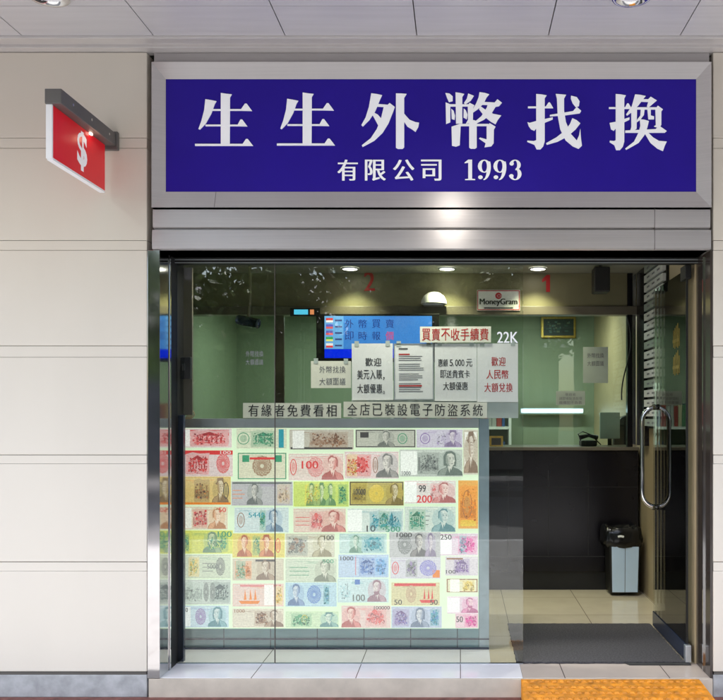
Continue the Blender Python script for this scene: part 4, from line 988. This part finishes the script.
# clutter dim on counter left, behind the cabinet
t=thing('printer','low dark printer on the counter behind the notices','printer',(X(330,2.3),2.3,cz))
MB().box(X(300,2.3),X(362,2.3),2.2,2.5,cz+.001,cz+.17).build('body',M['navy'],t,bevel=.012)
MB().box(X(305,2.3),X(357,2.3),2.19,2.199,cz+.05,cz+.07).build('paper_slot',M['blackm'],t)
MB().box(X(308,2.3),X(350,2.3),2.25,2.45,cz+.171,cz+.18).build('lid',M['acetate'],t)
t=thing('binder_shelf','pale shelf unit on the back wall with rows of files','shelf',(-.1,4.45,1.2))
MB().box(-.75,.55,4.3,4.58,.9,.93).build('shelf_board',M['paper'],t); MB().box(-.75,.55,4.3,4.58,1.35,1.38).build('shelf_board',M['paper'],t)
for s_ in (-.78,.551): MB().box(s_,s_+.028,4.3,4.58,0,1.9).build('side_board',M['paper'],t)
m=MB(); rnd=random.Random(4); q=-.74
while q<.48:
    w_=.03+.03*rnd.random(); m.ink=rnd.choice([(.05,.1,.25),(.35,.35,.33),(.3,.06,.05),(.1,.22,.12),(.5,.45,.3)]); h_=.22+.1*rnd.random()
    m.box(q,q+w_,4.36,4.56,1.381,1.381+h_); m.box(q,q+w_,4.36,4.56,.931,.931+h_*.9); q+=w_+.004
m.build('files',M['print'],t)

# ================================================================= RED BLADE SIGN
bl=thing('blade_sign','red projecting sign with a white dollar mark on a grey wall arm','sign',(-2.02,WY-.34,2.77))
ax1=-1.957; ax0=ax1-.083; yf=4.05-D
MB().box(ax0,ax1,yf,WY-.03,3.034,3.108).build('arm',M['grey'],bl,bevel=.004)
MB().box(ax0-.012,ax1+.008,WY-.029,WY-.001,3.015,3.118).build('wall_plate',M['grey'],bl,bevel=.003)
px_=-2.008
m=MB()
for yy_ in (yf+.12,yf+.33,yf+.55): m.tube([(ax1-.001,yy_,3.072),(ax1+.003,yy_,3.072)],.007,8)
m.build('screws',M['chrome'],bl)
MB().box(px_-.026,px_,yf+.02,-.335,2.774,3.032).build('light_panel',M['red'],bl)
MB().box(px_-.029,px_+.001,yf+.008,yf+.019,2.768,3.033).build('front_edge',M['white'],bl)
MB().box(px_-.029,px_+.001,yf+.0195,-.335,2.762,2.773).build('bottom_edge',M['white'],bl)
m=MB(); vs,fs=text_geo('$',.03); ax_=[v[0] for v in vs]; ay_=[v[1] for v in vs]
y_a,y_b=825*2.008/(460-77)-D,825*2.008/(460-87)-D
z_a,z_b=2.80,3.01
m.add([(px_+.0012,y_a+(v[0]-min(ax_))/(max(ax_)-min(ax_))*(y_b-y_a),z_a+(v[1]-min(ay_))/(max(ay_)-min(ay_))*(z_b-z_a)) for v in vs],fs)
m.build('dollar_mark',M['letter'],bl)
m=MB().box(px_+.004,px_+.014,-.545,-.52,3.022,3.033); m.build('lamp',mat('arm_lamp',(1,.8,.7),.5,emit=.8,emitcol=(1,.72,.55)),bl)
L=bpy.data.lights.new('arm_lamp_glow','POINT'); L.energy=.02; L.color=(1,.6,.4); L.shadow_soft_size=.02
lo=bpy.data.objects.new('arm_lamp_glow',L); col.objects.link(lo); lo.location=(px_+.05,-.53,3.0)

# ---- soffit downlights
for px,lab in ((48,'chrome soffit downlight above the red blade sign'),(632,'chrome soffit downlight above the right end of the signboard')):
    y=-.885; x=(px-CX)*(y+D)/F
    t=thing('soffit_downlight',lab,'downlight',(x,y,SZ),'downlights in the soffit')
    MB().lathe(x,y,[(.104,SZ+.0115),(.104,SZ-.004),(.096,SZ-.010),(.086,SZ-.006),(.070,SZ+.006)],36).build('trim_ring',M['chrome'],t,smooth=True)
    MB().lathe(x,y,[(.070,SZ+.006),(.03,SZ+.009),(.001,SZ+.0095)],36).build('lens',M['white'],t,smooth=True)

for x,lab in ((-3.02,'added lamp under the soffit to the left, out of view'),(-.07,'added lamp under the soffit before the signboard middle, out of view'),(2.87,'added lamp under the soffit to the right, out of view')):  # unseen outer lamps added to put a bright streak on the steel
    y=-1.75
    t=thing('soffit_downlight',lab,'downlight',(x,y,SZ),'downlights in the soffit')
    MB().lathe(x,y,[(.104,SZ+.0115),(.104,SZ-.004),(.096,SZ-.010),(.086,SZ-.006),(.070,SZ+.006)],36).build('trim_ring',M['chrome'],t,smooth=True)
    MB().lathe(x,y,[(.070,SZ+.006),(.03,SZ+.009),(.001,SZ+.0095)],36).build('lens',M['lampadd'],t,smooth=True)
    L=bpy.data.lights.new('added_soffit_beam','SPOT'); L.energy=8; L.spot_size=R(150); L.spot_blend=.6; L.color=(1,.93,.84); L.shadow_soft_size=.06
    lo=bpy.data.objects.new('added_soffit_beam',L); col.objects.link(lo); lo.location=(x,y,SZ-.02)

# ================================================================= STREET OPPOSITE (seen mirrored in glass and steel)
def tree(x,y,h,r,seed,label,leafm):
    rnd=random.Random(seed)
    t=thing('street_tree',label,'tree',(x,y,GZ),'trees across the road')
    m=MB(); pts=[(x,y,GZ),(x+.08,y,h*.25),(x-.05,y+.1,h*.5),(x+.1,y,h*.8)]; m.tube(pts,[.24,.18,.14,.05],10)
    tips=[]
    for k in range(9):
        a=rnd.random()*6.28; z0=h*(.34+.3*rnd.random()); q=r*(.5+.4*rnd.random())
        e=(x+q*math.cos(a),y+q*math.sin(a),z0+h*(.12+.25*rnd.random())); mid=((x+e[0])/2,(y+e[1])/2,(z0+e[2])/2+.2)
        m.tube([(x,y,z0),mid,e],[.09,.06,.02],6); tips+= [e,mid]
    m.build('trunk',M['bark'],t)
    m=MB(); cl=[]
    for k in range(75):
        a=rnd.random()*6.28; q=r*math.sqrt(rnd.random()); zc=h*.68+(rnd.random()-.5)*h*.62*(1-.5*(q/r)); cl.append((x+q*math.cos(a),y+q*math.sin(a),zc,.35+.45*rnd.random()))
    for i in range(9000):
        c=rnd.choice(cl); d=Vector((rnd.gauss(0,1),rnd.gauss(0,1),rnd.gauss(0,.8))).normalized()*c[3]*(.5+.5*rnd.random())
        p=Vector((c[0],c[1],c[2]))+d; u=Vector((rnd.gauss(0,1),rnd.gauss(0,1),rnd.gauss(0,1))).normalized(); v=u.cross(Vector((rnd.gauss(0,1),rnd.gauss(0,1),rnd.gauss(0,1)))).normalized()
        s_=.08+.07*rnd.random(); m.mi=0 if rnd.random()<.65 else 1
        m.add([p-u*s_,p+v*s_*.5,p+u*s_,p-v*s_*.5],[(0,1,2,3)])
    m.build('crown',[M['leaf'],M['leafb']],t)
tree(-8.6,-13.2,8.5,2.6,1,'leafy tree across the road, farthest left',0)
tree(-2.3,-13.4,7.6,2.6,2,'leafy tree across the road behind the viewer to the left',0)
tree(2.0,-13.2,8.2,2.8,3,'leafy tree across the road facing the doorway',0)
tree(-5.4,-14.6,5.0,2.3,11,'bushy mid-height tree across the road between the two on the left',0)
tree(-.2,-15.0,5.6,2.3,12,'bushy low tree across the road in front of the low cream building',0)
tree(6.2,-13.6,9.4,2.9,4,'tall leafy tree across the road to the right',0)
tree(10.8,-13.3,8.0,2.5,5,'leafy tree across the road, farthest right',0)
for k,(x,y,h,r) in enumerate(((-15,-31,9,4),(-1.5,-32,12,4.2),(4.5,-31,11,4),(11,-32,12,4))):
    tree(x,y,h,r,20+k,('broad tree rising behind the far buildings to the left','broad tree rising behind the far buildings near the middle','broad tree rising behind the gap between the far buildings','broad tree rising behind the far buildings to the right')[k],0)
def house(x0,x1,y0,y1,h,wm,label,n,f):
    t=thing('street_building',label,'building',((x0+x1)/2,(y0+y1)/2,GZ),'buildings across the road')
    MB().box(x0,x1,y0,y1,GZ,h).build('wall',wm,t)
    rh=2.4; ym=(y0+y1)/2
    MB().add([(x0-.4,y1+.5,h),(x1+.4,y1+.5,h),(x1+.4,y0-.5,h),(x0-.4,y0-.5,h),(x0+1,ym,h+rh),(x1-1,ym,h+rh)],[(0,1,5,4),(2,3,4,5),(1,2,5),(3,0,4),(3,2,1,0)]).build('roof',M['roofm'],t)
    for j in range(f):
        for i in range(n):
            a=x0+(x1-x0)*(i+.22)/n; b=x0+(x1-x0)*(i+.78)/n; z=1+ (h-1)*(j+.25)/f; 
            MB().box(a,b,y1-.02,y1+.03,z,z+(h-1)/f*.5).build('window',M['lead'],t)
    return t
house(-17,-7.5,-26,-19,3.4,M['concrete'],'low grey building across the road to the left',6,2)
b2=house(-6.5,3.5,-28,-20,3.9,M['cream'],'low cream building across the road behind the trees',6,1)
house(5,16,-27,-19.5,5,M['concrete'],'grey building across the road to the right',6,3)

# ================================================================= LIGHT AND CAMERA
SUN_EL,SUN_AZ=60,200      # azimuth of the sun measured clockwise from +Y
w=bpy.data.worlds.new('World'); scn.world=w; w.use_nodes=True; nt=w.node_tree
bg=nt.nodes['Background']; sk=nt.nodes.new('ShaderNodeTexSky'); sk.sky_type='NISHITA'; sk.sun_disc=False
sk.sun_elevation=R(SUN_EL); sk.sun_rotation=R(SUN_AZ); sk.air_density=1.2; sk.dust_density=2.5
nt.links.new(sk.outputs[0],bg.inputs['Color']); bg.inputs['Strength'].default_value=.145
sl=bpy.data.lights.new('sun','SUN'); sl.energy=3.2; sl.angle=R(.5); sl.color=(1,.975,.94)
so_=bpy.data.objects.new('sun',sl); col.objects.link(so_); so_.location=(-5,-15,15)
az=R(SUN_AZ); dirv=Vector((math.sin(az)*math.cos(R(SUN_EL)),math.cos(az)*math.cos(R(SUN_EL)),math.sin(R(SUN_EL))))
so_.rotation_euler=dirv.to_track_quat('Z','Y').to_euler()

cam=bpy.data.cameras.new('camera'); co=bpy.data.objects.new('camera',cam); col.objects.link(co); scn.camera=co
co.location=(0,-D,CH); co.rotation_euler=(R(90),0,0)
cam.sensor_width=36; cam.sensor_fit='HORIZONTAL'; cam.lens=36*F/723
cam.shift_x=-(CX-361.5)/723; cam.shift_y=(HY-350)/723
cam.clip_start=.05; cam.clip_end=500
scn.view_settings.view_transform='Standard'; scn.view_settings.look='None'; scn.view_settings.gamma=1
scn.view_settings.use_curve_mapping=False
scn.view_settings.exposure=2.08
scn.render.engine='CYCLES'
scn.cycles.max_bounces=12; scn.cycles.transparent_max_bounces=16; scn.cycles.glossy_bounces=6; scn.cycles.diffuse_bounces=5
scn.cycles.sample_clamp_indirect=6
